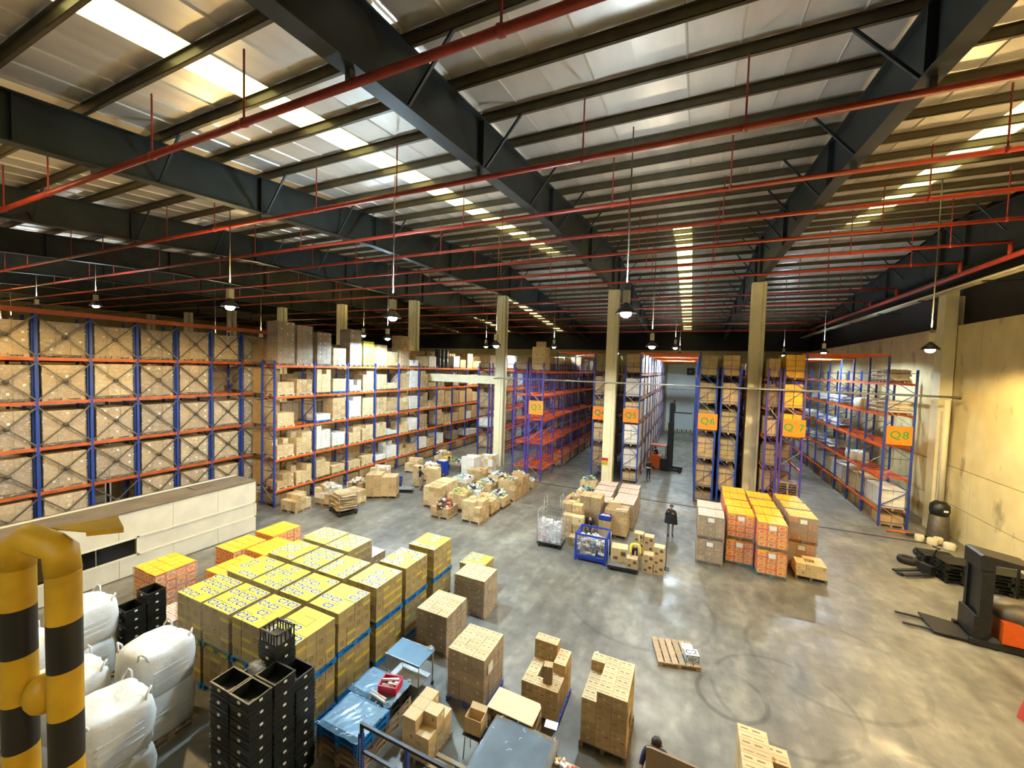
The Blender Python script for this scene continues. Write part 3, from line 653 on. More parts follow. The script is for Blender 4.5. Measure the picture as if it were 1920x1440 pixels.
# row further behind, seen through the gaps
for i in range(4):
    for j, z in enumerate(LVL):
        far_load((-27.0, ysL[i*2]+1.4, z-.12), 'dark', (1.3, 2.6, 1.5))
b = MB()
for y in ysL[::2]:
    b.box(-27.75, y-.05, 0, -27.65, y+.05, 10.3, 'rack_blue')
for z in LVL: b.box(-27.74, 3.4, z-.25, -27.66, 16.7, z-.13, 'rack_orange')
tag(b.obj('rear_rack'), 'second rack line hidden behind the far-left rack', 'rack')

# open carton rack (M) running past the column
ysM = [15.4+2.7*k for k in range(12)]
rack('pallet_rack', 'open blue rack of loose cartons with orange beams beside the white cabin', -23.35, -22.25, ysM, LV, 8.75, 8.75, 'rack_blue', 'rack_orange')
MT = [  # per level, per bay: two loads (kind, height) or None
 [(('dark', 2.45), ('dark', 2.35)), (('dark', 2.05), ('kraft', 1.1)), (('dark', 2.5), ('bright', 1.75)), (('kraft', 1.6), ('kraft', 1.1)), (('kraft', 2.5), ('white', .5))],
 [(('light', .72), ('kraft', .85)), (('light', 1.5), ('light', .85)), (('white', .75), ('kraft', 1.4)), (('kraft', 1.15), ('light', .45)), (('kraft', 1.2), ('white', 1.45))],
 [(('light', .72), None), (('white', .4), ('kraft', 1.4)), (('white', 1.4), ('light', 1.25)), (('kraft', 1.2), ('kraft', 1.1)), (('light', 1.0), ('white', 1.1))],
 [(('light', .95), ('light', 1.25)), (('white', 1.5), ('white', .85)), (('light', 1.0), ('light', 1.05)), (('light', 1.05), ('white', .45)), (('light', .8), ('white', 1.0))],
 [(('kraft', .75), ('light', 1.0)), (('light', 1.1), ('light', .45)), (('light', .45), ('light', .6)), (('white', .35), ('white', 1.2)), (('kraft', .7), ('kraft', .6))]]
for j, row in enumerate(MT):
    for i in range(11):
        pair = row[i] if i < 5 else (random.choice([('kraft', R(.5, 1.5)), ('white', R(.5, 1.2)), ('light', R(.4, 1.3)), ('dark', R(.8, 1.5))]), random.choice([('kraft', R(.5, 1.4)), ('light', R(.5, 1.2)), ('white', R(.4, 1.2)), None]))
        for k, it in enumerate(pair):
            if not it or (i == 6 and j == 0): continue
            kd, h = it; h = min(h, 1.5) if j else h; h = min(h, .35) if (j == 1 and abs(ysM[i]+.72+1.26*k-31.45) < .95) else h; nz = max(1, round(h/.3))
            pal = 'blue' if (i, j, k) in ((1, 1, 1), (1, 2, 0)) else random.choice(['wood', 'pale', 'dark', 'pale'])
            y = ysM[i]+.72+1.26*k
            lbl = '%s carton pallet, open rack, %s bay from cabin, %s level, %s side' % ({'dark': 'tall brown', 'kraft': 'brown', 'light': 'tan', 'white': 'white', 'bright': 'yellow'}[kd], ORD[i], LN[j], ('near', 'far')[k])
            if i < 7: load(lbl, (-22.72, y, z_ := LV[j]), kd, (2, 3, nz), (.98, 1.08, h), pal, 'wrap_clear' if (kd == 'dark' and j == 0) else None, group='loads in the open carton rack', rag=.25 if (j and nz > 2) else (.3 if nz == 2 else 0), note=False)
            else: far_load((-22.72, y, LV[j]), kd, (.98, 1.08, h))
for i in range(11):
    for j, z in enumerate(LV):
        for k in range(2):
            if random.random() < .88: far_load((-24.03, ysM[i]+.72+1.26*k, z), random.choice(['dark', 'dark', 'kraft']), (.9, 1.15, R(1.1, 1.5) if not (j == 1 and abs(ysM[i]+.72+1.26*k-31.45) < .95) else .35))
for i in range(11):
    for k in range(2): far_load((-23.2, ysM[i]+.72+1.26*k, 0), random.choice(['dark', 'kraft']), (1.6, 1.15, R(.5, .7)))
# the black drum stack on top of the open rack past the column
for k in range(3):
    b = MB(); b.lathe([(0, 0), (.29, 0), (.3, .04), (.3, .28), (.31, .3), (.3, .32), (.3, .58), (.31, .6), (.3, .62), (.3, .86), (.29, .9), (0, .9)], 'plastic_black', 14)
    for q in range(2): tag(b.obj('black_drum', None, (-22.6, 32.2+.64*k, 8.5+.91*q)), 'black plastic drum on the open rack top, %s along, %s tier' % (ORD[k], ('lower', 'upper')[q]), 'drum', 'black drums on the rack top')

def fill(rackname, xc, ys, levels, kinds, per, hrange, depth, single, prob=1.0, film_=None, only=None, wy=1.2):
    """loads of a rack: those with bay index below `single` are things of their own, the rest go into the far stuff"""
    for i in range(len(ys)-1):
        for j, z in enumerate(levels):
            for k in range(per):
                if random.random() > prob: continue
                if only and not only(i, j): continue
                y = ys[i]+(ys[i+1]-ys[i])*(k+.5)/per; kd = random.choice(kinds); h = R(*hrange)
                if i >= single: far_load((xc, y, z), kd, (depth, wy, h)); continue
                nm = {'dark': 'dark', 'kraft': 'brown', 'light': 'tan', 'white': 'white', 'pink': 'pale', 'amber': 'amber', 'olive': 'olive', 'bright': 'yellow'}[kd]
                lv = ', %s level' % LN[LVQ.index(z)] if z in LVQ else ''
                load('%s carton pallet, %s, %s bay%s, %s' % (nm, rackname, ORD[i], lv, ('near side', 'far side')[k]), (xc, y, z), kd, (2, 3, 4), (depth, wy, h), random.choice(['dark', 'wood', 'dark']), film_, group='wrapped loads in %s' % rackname, joined=True)

def frames(y0, n, p=2.75): return [y0+p*k for k in range(n)]
LVQ = [8.52, 6.65, 4.78, 2.90, .98]
# Q2 group left of the column
yq = frames(33.0, 8); rack('pallet_rack', 'dark blue rack just left of the column beside sign Q3', -18.4, -17.3, yq, LVQ, 9.1, 9.1, 'rack_blue', 'rack_orange')
rack('pallet_rack', 'violet rack squeezed against the left of the column beside sign Q3', -16.95, -16.05, yq, LVQ, 9.1, 9.1, 'rack_violet', 'rack_orange')
fill('the rack left of the Q3 column', -17.85, yq, LVQ, ['kraft', 'white', 'light', 'kraft'], 2, (.7, 1.4), 1.05, 2, .8)
# Q3 group: mostly bare beams
yq = frames(28.6, 12)
rack('pallet_rack', 'nearly empty violet rack with orange bars behind sign Q3', -11.45, -10.35, yq, LVQ, 9.2, 9.2, 'rack_violet', 'rack_orange', bars=True)
rack('pallet_rack', 'violet rack backing onto the empty Q3 rack', -12.75, -11.7, yq, LVQ, 9.2, 9.2, 'rack_violet', 'rack_orange', bars=True)
fill('the empty Q3 rack', -10.9, yq, LVQ, ['kraft', 'dark', 'light'], 2, (.9, 1.4), 1.05, 1, .75, only=lambda i, j: (i >= 7 and j > 0) or (i >= 4 and j == 0) or (i >= 6 and j in (1, 2)))
fill('the rack backing Q3', -12.2, yq, LVQ, ['kraft', 'dark', 'light'], 2, (.9, 1.4), 1.0, 1, .8, only=lambda i, j: i > 2 or j == 0)
fill('the floor row under Q3', -10.9, yq, [0.0], ['light', 'pink', 'kraft'], 2, (.7, .8), 1.05, 5, .9, only=lambda i, j: i >= 2)
load('tall brown carton stack on top of the Q3 rack front', (-10.9, 29.4, 8.52), 'light', (2, 3, 4), (1.05, 1.2, 1.75), 'wood', None)
b = MB(); me = carton('kraft'); tag(link('carton', me, None, (-10.95, 29.5, 10.42), .2, (.7, .6, .42)), 'single brown carton perched highest on the Q3 rack', 'carton')
# Q4 / Q5 group
yq = frames(32.0, 12)
rack('pallet_rack', 'blue rack left of the column with the notice, sign Q4', -6.1, -7.2, yq, LVQ, 10.2, 9.2, 'rack_blue', 'rack_orange')
rack('pallet_rack', 'blue rack full of pale wrapped pallets, sign Q5', -4.8, -3.65, yq, LVQ, 10.2, 9.2, 'rack_blue', 'rack_brown')
fill('the Q4 rack', -6.65, yq, LVQ, ['olive', 'kraft', 'light'], 2, (1.3, 1.5), 1.05, 1, 1, only=lambda i, j: i < 3 or j < 1)
fill('the Q5 rack', -4.2, yq, LVQ, ['pink', 'light', 'kraft', 'white'], 2, (1.35, 1.55), 1.1, 4, 1)
fill('the floor row under Q5', -4.2, yq, [0.0], ['pink', 'light', 'kraft'], 2, (.55, .62), 1.1, 3, 1)
# Q6 / Q7 group
yq = frames(29.5, 12)
rack('pallet_rack', 'bright blue rack end facing the walking person, sign Q6', 1.5, .42, yq, LVQ, 10.2, 9.2, 'rack_blue', 'rack_brown')
rack('pallet_rack', 'blue rack second from sign Q6, left of the column', 1.78, 2.8, yq, LVQ, 9.2, 9.2, 'rack_blue', 'rack_brown')
rack('pallet_rack', 'violet rack with orange beams right behind sign Q7', 5.2, 6.3, yq, LVQ, 10.2, 9.2, 'rack_violet', 'rack_orange')
rack('pallet_rack', 'violet rack between the column and sign Q7', 4.35, 5.0, yq, LVQ, 9.2, 9.2, 'rack_violet', 'rack_orange')
fill('the Q6 rack', .96, yq, LVQ, ['olive', 'olive', 'kraft'], 2, (1.25, 1.45), 1.0, 1, 1, only=lambda i, j: i < 8)
fill('the rack behind Q6', 2.29, yq, LVQ, ['olive', 'kraft'], 2, (1.3, 1.45), .95, 1, 1, only=lambda i, j: i < 2 or j == 0)
fill('the floor row under Q6', .96, yq, [0.0], ['olive', 'dark'], 2, (.5, .6), 1.0, 1, 1, only=lambda i, j: i < 8)
fill('the Q7 rack', 5.75, yq, LVQ[:3], ['amber'], 2, (1.35, 1.5), 1.0, 1, 1, only=lambda i, j: i < 1)
fill('the Q7 rack rear bays', 5.75, yq, LVQ, ['kraft', 'dark'], 2, (1.0, 1.4), 1.0, 0, .9, only=lambda i, j: i > 0)
fill('the rack beside the Q7 column', 4.68, yq, LVQ, ['dark', 'kraft'], 2, (1.0, 1.4), .6, 1, .9, only=lambda i, j: i < 3)
# a tower of empty pallets under Q7
for k in range(13):
    tag(link('wooden_pallet', pallet('wood'), None, (5.75, 30.4, .02+.15*k), R(-.03, .03), (.95, 1.1, 1)), 'empty wooden pallet in the tall stack under sign Q7, %s from the floor' % ORD[k], 'pallet', 'stacked empty pallets under sign Q7')
# Q8
yq = frames(30.3, 12)
rack('pallet_rack', 'blue rack along the side wall with bare orange bars, sign Q8', 11.7, 10.42, yq, LVQ, 10.2, 9.3, 'rack_blue', 'rack_orange', bars=True)
fill('the lowest tier of Q8', 11.05, yq, LVQ[4:], ['light', 'white', 'white'], 2, (1.0, 1.3), 1.1, 6, 1)
fill('the floor row under Q8', 11.05, yq, [0.0], ['kraft', 'light', 'dark'], 2, (.5, .65), 1.1, 6, .95)
tag(FARB.obj('far_loads'), 'carton pallets filling the deep far bays of all the racks', 'pallet loads', kind='stuff')
# overhead aisle ties
for nm, x0, x1, y0, n, d in (('overhead_tie', -3.65, .42, 32.0, 11, 'orange overhead ties bridging the reach truck aisle'), ('overhead_tie', -10.35, -7.2, 32.0, 8, 'orange overhead ties bridging the aisle between Q3 and Q4'), ('overhead_tie', 6.3, 10.42, 30.3, 11, 'orange overhead ties bridging the aisle between Q7 and Q8')):
    t = thing(nm, d, 'tie', (0, 0, 0))
    for k in range(n):
        y = y0+2.75*k; b = MB(); b.box(x0-.05, y-.05, 10.08, x1+.05, y+.05, 10.2, 'rack_orange'); b.obj('tie_beam', t)
    if x0 == -10.35:
        for k in range(0, n, 2): b = MB(); b.box(x0-.05, y0+2.75*k-.05, 8.6, x0+.05, y0+2.75*k+.05, 10.2, 'rack_blue'); b.obj('post', t)
    b = MB(); b.bar((x0, y0, 10.05), (x1, y0+5.5, 10.05), .06, .03, 'steel'); b.bar((x1, y0, 10.04), (x0, y0+5.5, 10.04), .06, .03, 'steel'); b.obj('tie_bracing', t)

# ------------------------------------------------------------------ aisle signs
for txt, x, y, z in (('Q3', -10.85, 28.5, 5.2), ('Q4', -6.65, 31.9, 4.78), ('Q5', -4.25, 31.9, 4.75), ('Q6', 1.03, 29.4, 5.02), ('Q7', 5.82, 29.4, 5.02), ('Q8', 11.05, 30.2, 4.95)):
    t = thing('aisle_sign', 'orange aisle sign with green characters %s on a rack end' % txt, 'sign', (x, y, z), 0, 'orange aisle signs')
    b = MB(); b.box(-.58, -.02, 0, .58, .02, 1.06, 'sign_orange'); b.obj('board', t)
    fc = bpy.data.curves.new('sign_text', 'FONT'); fc.body = txt if txt != 'Q7' else 'Q 7'; fc.size = .62; fc.extrude = .006; fc.align_x = 'CENTER'; fc.align_y = 'CENTER'; fc.offset = .014; fc.space_character = 1.15
    fo = bpy.data.objects.new('lettering', fc); me = bpy.data.meshes.new_from_object(fo); bpy.data.objects.remove(fo); me.materials.clear(); me.materials.append(MATS['print_green']); o = link('lettering', me, t, (0, -.03, .55)); o.rotation_euler = (math.pi/2, 0, 0)
# ------------------------------------------------------------------ white cabin on the left
t = thing('site_cabin', 'long low off-white panelled cabin with dark windows at the left', 'cabin', (0, 0, 0))
X1, X0, YA, YB, ZT = -20.1, -22.0, 2.2, 12.95, 2.58
b = MB(); b.box(X0, YA, 0, X1-.06, YB-.05, ZT-.05, 'office_white'); b.obj('body', t)
b = MB(); b.box(X0-.1, YA, ZT, X1+.03, YB+.03, ZT+.05, 'office_roof'); b.box(X0+.2, YA, ZT+.05, X0+.26, YB, ZT+.10, 'office_trim'); ro = b.obj('roof', t)
b = MB(); b.box(-21.6, 10.6, ZT+.05, -20.9, 11.3, ZT+.08, 'office_roof'); b.obj('roof_hatch', ro)
for k in range(6):
    y0 = 2.25+k*1.783
    b = MB(); b.box(X1-.06, y0, 1.52, X1, y0+1.77, ZT-.01, 'office_white'); b.obj('wall_panel', t)
    b = MB(); b.box(X1-.06, y0, .04, X1, y0+1.77, .78, 'office_white'); b.obj('wall_panel', t)
b = MB(); b.box(X1-.06, 8.22, .80, X1-.02, YB-.05, 1.50, 'office_white'); b.obj('infill_panel', t)
b = MB()
for z0, z1 in ((1.47, 1.54), (.76, .82)): b.box(X1-.05, YA, z0, X1+.025, YB, z1, 'office_trim')
for y in (8.13, YB-.09): b.box(X1-.05, y, .76, X1+.025, y+.09, 1.54, 'office_trim')
b.obj('window_trim', t)
for k in range(5):
    y0 = 2.3+k*1.167; b = MB(); b.box(X1-.06, y0, .83, X1-.03, y0+1.13, 1.46, 'glass_dark'); b.obj('pane', t)
b = MB(); b.box(X0, YB-.05, 0, X1-.03, YB, ZT, 'office_white'); b.obj('end_wall', t)

# ------------------------------------------------------------------ yellow and black barrier on the viewer's landing
mez = MB(); mez.box(-4.6, -3.0, 6.2, -1.75, 2.12, 6.42, 'wall_tan'); struct(mez.obj('floor_landing', None, (0, 0, 0), YAW), 'concrete landing edge just below the viewer', 'floor')
t = thing('goalpost_barrier', 'yellow and black striped steel hoop barrier close to the viewer', 'barrier', (0, 0, 0))
def bands(p, z0, z1, off, name):
    zz = z1; i = 0
    while zz > z0+.01:
        h = .245; b = MB(); b.tube([(p[0], p[1], zz), (p[0], p[1], max(z0, zz-h))], 0.0655, 'guard_yellow' if (i+off) % 2 == 0 else 'guard_black', 20, False); b.obj('painted_band', name); zz -= h; i += 1
PA, PB = (-3.06, .765), (-2.84, .86)
for p, zt, off in ((PA, 7.78, 0), (PB, 7.72, 0)):
    b = MB(); b.tube([(p[0], p[1], 6.42), (p[0], p[1], zt)], .064, 'guard_yellow', 20); b.box(p[0]-.11, p[1]-.11, 6.42, p[0]+.11, p[1]+.11, 6.44, 'guard_yellow'); po = b.obj('post', t)
    bands(p, 6.47, zt-.02, off, po)
b = MB(); b.tube([(PA[0], PA[1], 7.72), (PA[0]+.005, PA[1]+.005, 7.84), (PA[0]+.05, PA[1]+.022, 7.875), (PB[0]-.06, PB[1]-.025, 7.835), (PB[0]-.012, PB[1]-.005, 7.81), (PB[0], PB[1], 7.70)], .067, 'guard_yellow', 16); b.obj('top_bend', t)
b = MB(); b.prism([(-3.02, .86), (-2.80, .93), (-2.70, 1.04), (-2.92, 1.10)], 'z', 7.885, 7.893, 'guard_yellow'); b.prism([(-2.80, .93), (-2.70, 1.04), (-2.704, 1.042), (-2.804, .932)], 'z', 7.865, 7.886, 'guard_yellow'); b.obj('flat_plate', t)
b = MB(); b.ellipsoid((-2.95, .815, 7.06), (.075, .075, .10), 'guard_yellow', 14, 8); b.obj('coupling', t)
b = MB(); b.box(-.05, -.06, 0, .05, .06, .13, 'brace_grey'); tag(b.obj('junction_box', None, (-3.16, .84, 7.58)), 'small grey box fixed to the striped barrier at the frame edge', 'box')

# ------------------------------------------------------------------ blocks of yellow cartons
YX = [-8.5, -9.72, -10.95, -12.12]; YY = [6.55, 7.82, 9.12, 10.42, 11.85]
RN = ['row beside the blue-topped pallets', 'second row', 'third row', 'row nearest the orange cartons']
for i, x in enumerate(YX):
    for j, y in enumerate(YY):
        if (i, j) in ((1, 3), (1, 4), (2, 4), (3, 4)): continue
        vis = i == 0 or j == 0
        dx, dy = R(-.03, .03), R(-.03, .03)
        load('lower yellow-printed carton pallet, %s, %s from the viewer' % (RN[i], ORD[j]), (x+dx, y+dy, 0), 'yellow' if vis else 'olive', (3, 4, 4), (1.09, 1.11, 1.03), 'blue', None, group='lower yellow carton pallets', joined=not vis)
        load('upper yellow carton pallet printed C2, %s, %s from the viewer' % (RN[i], ORD[j]), (x+dx, y+dy, 1.18), 'yellow', (3, 4, 4), (1.09, 1.11, 1.02), 'blue' if i < 2 else 'green', 'wrap_clear' if i > 1 else None, group='upper yellow carton pallets')
load('low yellow carton pallet tucked behind the purple-brown wrapped stack', (-7.45, 13.56, 0), 'yellow', (3, 3, 4), (1.0, 1.0, 1.0), 'wood')
# orange cartons behind
for k, (x, y, h, d) in enumerate(((-14.75, 8.75, 1.35, 'orange carton pallet nearest the yellow block, leftmost of its row'), (-15.1, 10.35, 1.35, 'orange carton pallet between three other orange pallets'), (-16.35, 9.95, 1.35, 'orange carton pallet beside the cabin wall'), (-16.3, 11.5, 1.4, 'orange carton pallet farthest back by the cabin corner'))):
    load(d, (x, y, 0), 'orange', (3, 4, 4), (1.15, 1.3, h-.15), 'wood', 'wrap_clear', group='orange carton pallets by the cabin')
load('film-wrapped orange carton pallet standing alone before the cabin', (-16.45, 7.45, .2), 'orange', (4, 4, 4), (1.35, 1.2, 1.25), 'dark', 'wrap_heavy')
tag(link('wooden_pallet', pallet('dark'), None, (-16.45, 7.45, .0), 0, (1.15, 1.2, 1.36)), 'dark pallet underneath the lone wrapped orange cartons', 'pallet')
load('low pink film-wrapped pallet beside the lone orange cartons', (-14.9, 7.1, 0), 'pink', (3, 3, 2), (1.1, 1.0, .45), 'dark', 'wrap_heavy')
load('white film-wrapped carton pallet behind the orange cartons', (-14.5, 12.35, 0), 'light', (3, 3, 4), (1.2, 1.1, 1.05), 'wood', 'wrap_heavy')
tag(link('carton', carton('kraft'), None, (-13.55, 11.9, 0), .05, (.58, .6, 1.2)), 'single tall brown carton standing behind the yellow block', 'carton')
load('pink-topped carton pallet behind the yellow block, left one', (-12.72, 12.1, 0), 'pink', (3, 3, 4), (.9, .9, .9), 'wood')
load('pink-topped carton pallet behind the yellow block, right one', (-11.72, 12.15, 0), 'pink', (3, 3, 4), (.95, .9, .95), 'wood')
# brown wrapped stacks in the middle
load('wrapped brown carton stack on a navy pallet near the plywood sheet', (-4.97, 9.15, 0), 'palebrown', (3, 4, 5), (1.08, 1.12, 1.27), 'navy', 'wrap_clear', note=False)
b = MB(); b.box(-4.40, 8.75, .95, -4.392, 9.0, 1.2, 'paper'); tag(b.obj('paper_sheet'), 'white paper sheet stuck on the wrapped stack near the plywood', 'paper')
load('wrapped brown carton stack between the yellow block and trolley table', (-6.92, 10.4, 0), 'palebrown', (3, 4, 4), (1.1, 1.15, 1.1), 'wood', 'wrap_clear')
load('purple-brown wrapped carton stack with a dark shadow on open floor', (-6.85, 12.45, 0), 'palebrown', (3, 3, 5), (1.2, 1.0, 1.18), 'wood', 'wrap_heavy')

# ------------------------------------------------------------------ bulk bags
def bulk_bag(label, loc, s=(1.05, 1.05, 1.05), m='bag_white', rz=0, group='white bulk bags'):
    t = thing('bulk_bag', label, 'bag', loc, rz, group); sx, sy, sz = s; b = MB(); n = 28; prof = [(0, .92), (.04, .98), (.3, 1.03), (.6, 1.04), (.85, 1.01), (.95, .97), (1.0, .88), (1.03, .6), (1.0, .25)]
    vs = []; fs = []
    for z, w in prof:
        for k in range(n):
            a = 2*math.pi*k/n; c, s_ = math.cos(a), math.sin(a); q = (abs(c)**7+abs(s_)**7)**(-1/7)
            jt = 1+.022*math.sin(7*a+z*9+loc[0])+.016*math.sin(13*a-7*z)+.012*math.sin(14*z+3*a)
            vs.append((sx/2*w*c*q*jt, sy/2*w*s_*q*jt, sz*(z+.03*math.sin(3*a+loc[1])*(z > .8))))
    for i in range(len(prof)-1):
        for k in range(n): fs.append((i*n+k, i*n+(k+1) % n, (i+1)*n+(k+1) % n, (i+1)*n+k))
    fs.append(tuple(range(n-1, -1, -1))); fs.append(tuple(range((len(prof)-1)*n, len(prof)*n))); b.add(vs, fs, m, True); b.obj('sack', t)
    for cx, cy in ((-1, -1), (1, -1), (1, 1), (-1, 1)):
        b = MB(); x, y = cx*sx*.46, cy*sy*.46
        b.tube([(x, y-.13*cy, sz*.9), (x-.02*cx, y-.10*cy, sz*1.02), (x-.05*cx, y-.02*cy, sz*1.13), (x-.10*cx, y, sz*1.10), (x-.13*cx, y, sz*.93)], .022, m, 6); b.obj('lift_loop', t)
    b = MB()
    for k in range(3): b.box(sx*.535, -sy*.3, sz*(.3+.14*k), sx*.55, sy*.3, sz*(.34+.14*k), m)
    b.obj('seam_strap', t); return t
BP = [('white bulk bag on top beside the yellow block, loops standing up', (-11.15, 4.85, 1.16)), ('white bulk bag underneath, beside the yellow block', (-11.15, 4.85, .15)),
      ('white bulk bag on top behind the striped barrier, nearest the viewer', (-9.95, 3.55, 1.16)), ('white bulk bag underneath, behind the striped barrier, nearest the viewer', (-9.95, 3.55, .15)),
      ('white bulk bag between the striped post and the front bag pair', (-11.9, 3.6, 1.0)), ('lower white bulk bag between the striped post and front bags', (-11.9, 3.6, .0)), ('tall white bulk bag against the black crates', (-14.6, 4.75, 1.16)), ('white bulk bag underneath against the black crates', (-14.6, 4.75, .15)),
      ('white bulk bag seen between the two striped posts', (-14.0, 3.4, 1.1)), ('lower white bulk bag seen between the two striped posts', (-14.0, 3.4, .05)), ('white bulk bag at the left frame edge', (-13.2, 1.9, 1.1)), ('lower white bulk bag at the left frame edge', (-13.2, 1.9, .05))]
for l, p in BP: bulk_bag(l, p, (1.12, 1.12, 1.0), rz=R(-.06, .06))
for i, (x, y) in enumerate(((-11.15, 4.85), (-9.95, 3.55), (-14.6, 4.75))):
    tag(link('wooden_pallet', pallet('wood'), None, (x, y, 0), 0, (1, 1.15, 1)), ['pallet under the bulk bags beside the yellow block', 'pallet under the front bulk bags behind the barrier', 'pallet under the bulk bags by the black crates'][i], 'pallet')

# ------------------------------------------------------------------ black crates
def crate_mesh(m='plastic_black', hole_light=True):
    b = MB(); L, D, H, w = .58, .44, .24, .022
    b.box(-L/2, -D/2, 0, L/2, D/2, .02, m)
    b.box(-L/2, -D/2, .02, L/2, -D/2+w, H, m); b.box(-L/2, D/2-w, .02, L/2, D/2, H, m); b.box(-L/2, -D/2+w, .02, -L/2+w, D/2-w, H, m); b.box(L/2-w, -D/2+w, .02, L/2, D/2-w, H, m)
    for z in (.06, .12, H-.02):
        b.box(-L/2-.012, -D/2-.012, z, L/2+.012, -D/2, z+.02, m); b.box(-L/2-.012, D/2, z, L/2+.012, D/2+.012, z+.02, m); b.box(L/2, -D/2, z, L/2+.012, D/2, z+.02, m); b.box(-L/2-.012, -D/2, z, -L/2, D/2, z+.02, m)
    if hole_light:
        b.box(L/2, -.03, .15, L/2+.016, .03, .19, 'print_white'); b.box(-.035, -D/2-.016, .15, .035, -D/2, .19, 'print_white')  # white plates stand in for light showing through the handle holes
    return b.mesh('plastic_crate')
crm = crate_mesh()
CX = [(-8.08, 4.72), (-7.46, 4.72), (-8.08, 5.2), (-7.46, 5.2), (-8.08, 5.68), (-7.46, 5.68)]
CD = ['front-left column', 'front-right column', 'middle-left column', 'middle-right column', 'rear-left column', 'rear-right column']
CN = [10, 10, 9, 10, 11, 9]
for c, (x, y) in enumerate(CX):
    for k in range(CN[c]):
        tag(link('plastic_crate', crm, None, (x+R(-.008, .008), y+R(-.008, .008), .245*k), 0), 'black plastic crate, %s of the tall stack, %s from the floor' % (CD[c], ORD[k]), 'crate', 'tall stack of black crates')
b = MB(); b.ellipsoid((0, 0, .1), (.22, .16, .12), 'wrap_bag', 10, 6, .25); b.ellipsoid((.05, .02, .1), (.14, .12, .13), 'wrap_bag', 10, 6, .3); tag(b.obj('plastic_bag', None, (-8.08, 5.2, 2.23)), 'crumpled clear plastic bag lying in the black crate stack', 'bag')
b = MB()
for s in (-1, 1):
    for k in range(7): b.box(-.27+.09*k-.01, s*.2-.012, 0, -.27+.09*k+.01, s*.2+.012, .24, 'plastic_black')
    for k in range(5): b.box(s*.27-.012, -.2+.1*k-.01, 0, s*.27+.012, -.2+.1*k+.01, .24, 'plastic_black')
b.box(-.29, -.22, .22, .29, -.18, .25, 'plastic_black'); b.box(-.29, .18, .22, .29, .22, .25, 'plastic_black'); b.box(-.29, -.22, .22, -.25, .22, .25, 'plastic_black'); b.box(.25, -.22, .22, .29, .22, .25, 'plastic_black'); b.box(-.29, -.22, 0, .29, .22, .015, 'plastic_black')
tag(b.obj('lattice_crate', None, (-8.08, 5.68, .245*11)), 'open lattice black crate on top of the rear-left crate column', 'crate')
for c in range(2):
    for k in range(7 if c == 0 else 8): tag(link('plastic_crate', crm, None, (-14.25+.0*c, 5.62+.48*c, .245*k)), 'black crate in the short stack behind the bulk bags, %s column, %s up' % (('near', 'far')[c], ORD[k]), 'crate', 'short stack of black crates')

# ------------------------------------------------------------------ blue-topped pallet piles, trolley table, red crate
def sheet(name, label, x0, y0, x1, y1, z, m, folds=6, seed=1):
    rnd = random.Random(seed); b = MB(); nx, ny = 14, 10; vs = []; fs = []
    for j in range(ny+1):
        for i in range(nx+1):
            u, v = i/nx, j/ny; e = (i in (0, nx)) or (j in (0, ny)); zz = z+.012*math.sin(7*u+3*v+seed)*math.sin(5*v+seed)+rnd.uniform(-.004, .004)
            if e: zz -= .035+rnd.uniform(0, .03)
            vs.append((x0+(x1-x0)*u, y0+(y1-y0)*v, zz))
    o = len(vs); vs += [(x, y, zz-.012) for x, y, zz in vs]
    for j in range(ny):
        for i in range(nx):
            a = j*(nx+1)+i; fs.append((a, a+1, a+nx+2, a+nx+1)); fs.append((o+a, o+a+nx+1, o+a+nx+2, o+a+1))
    ed = [i for i in range(nx+1)]+[j*(nx+1)+nx for j in range(1, ny+1)]+[ny*(nx+1)+i for i in range(nx-1, -1, -1)]+[j*(nx+1) for j in range(ny-1, 0, -1)]
    for q in range(len(ed)): a, c = ed[q], ed[(q+1) % len(ed)]; fs.append((a, o+a, o+c, c))
    b.add(vs, fs, m, False)
    ob = b.obj(name); tag(ob, label, 'sheet')
    b2 = MB()
    for _ in range(26):
        side = rnd.random(); u, v = (rnd.random(), rnd.choice([rnd.uniform(0, .08), rnd.uniform(.92, 1)])) if side < .6 else (rnd.uniform(0, 1), rnd.random())
        x, y = x0+(x1-x0)*u, y0+(y1-y0)*v; a = rnd.uniform(0, 6.28); l = rnd.uniform(.02, .07)
        b2.stroke([(x, y), (x+math.cos(a)*l, y+math.sin(a)*l), (x+math.cos(a+.6)*l*1.8, y+math.sin(a+.6)*l*1.8)], .008, 'print_white', lambda p: (p[0], p[1], z+.02))
    stuff(b2.obj('tape_scraps', ob)); return ob
for k, pk in enumerate(['wood', 'wood', 'dark', 'blue', 'blue']):
    tag(link('pallet', pallet(pk), None, (-6.68, 6.55, .148*k), R(-.02, .02), (1, 1, 1)), '%s pallet under the near blue sheet, %s from the floor' % ({'wood': 'wooden', 'dark': 'dark wooden', 'blue': 'blue plastic'}[pk], ORD[k]), 'pallet', 'pallets under the near blue sheet')
sheet('plastic_sheet', 'blue plastic sheet covering the near pallet pile', -7.27, 6.05, -6.1, 7.03, .79, 'sheet_blue', seed=2)
for k, pk in enumerate(['wood', 'wood', 'wood', 'black', 'black']):
    tag(link('pallet', pallet(pk), None, (-6.72, 7.45, .148*k), R(-.02, .02), (1.02, .82, 1)), '%s pallet under the sheet with the red crate, %s from the floor' % ({'wood': 'wooden', 'black': 'black plastic'}[pk], ORD[k]), 'pallet', 'pallets under the second blue sheet')
sheet('plastic_sheet', 'blue plastic sheet under the red crate', -7.4, 7.05, -6.12, 7.9, .79, 'sheet_blue', seed=5)
t = thing('plastic_crate', 'red plastic crate of small parts on the blue sheet', 'crate', (-6.42, 7.45, .81), .25)
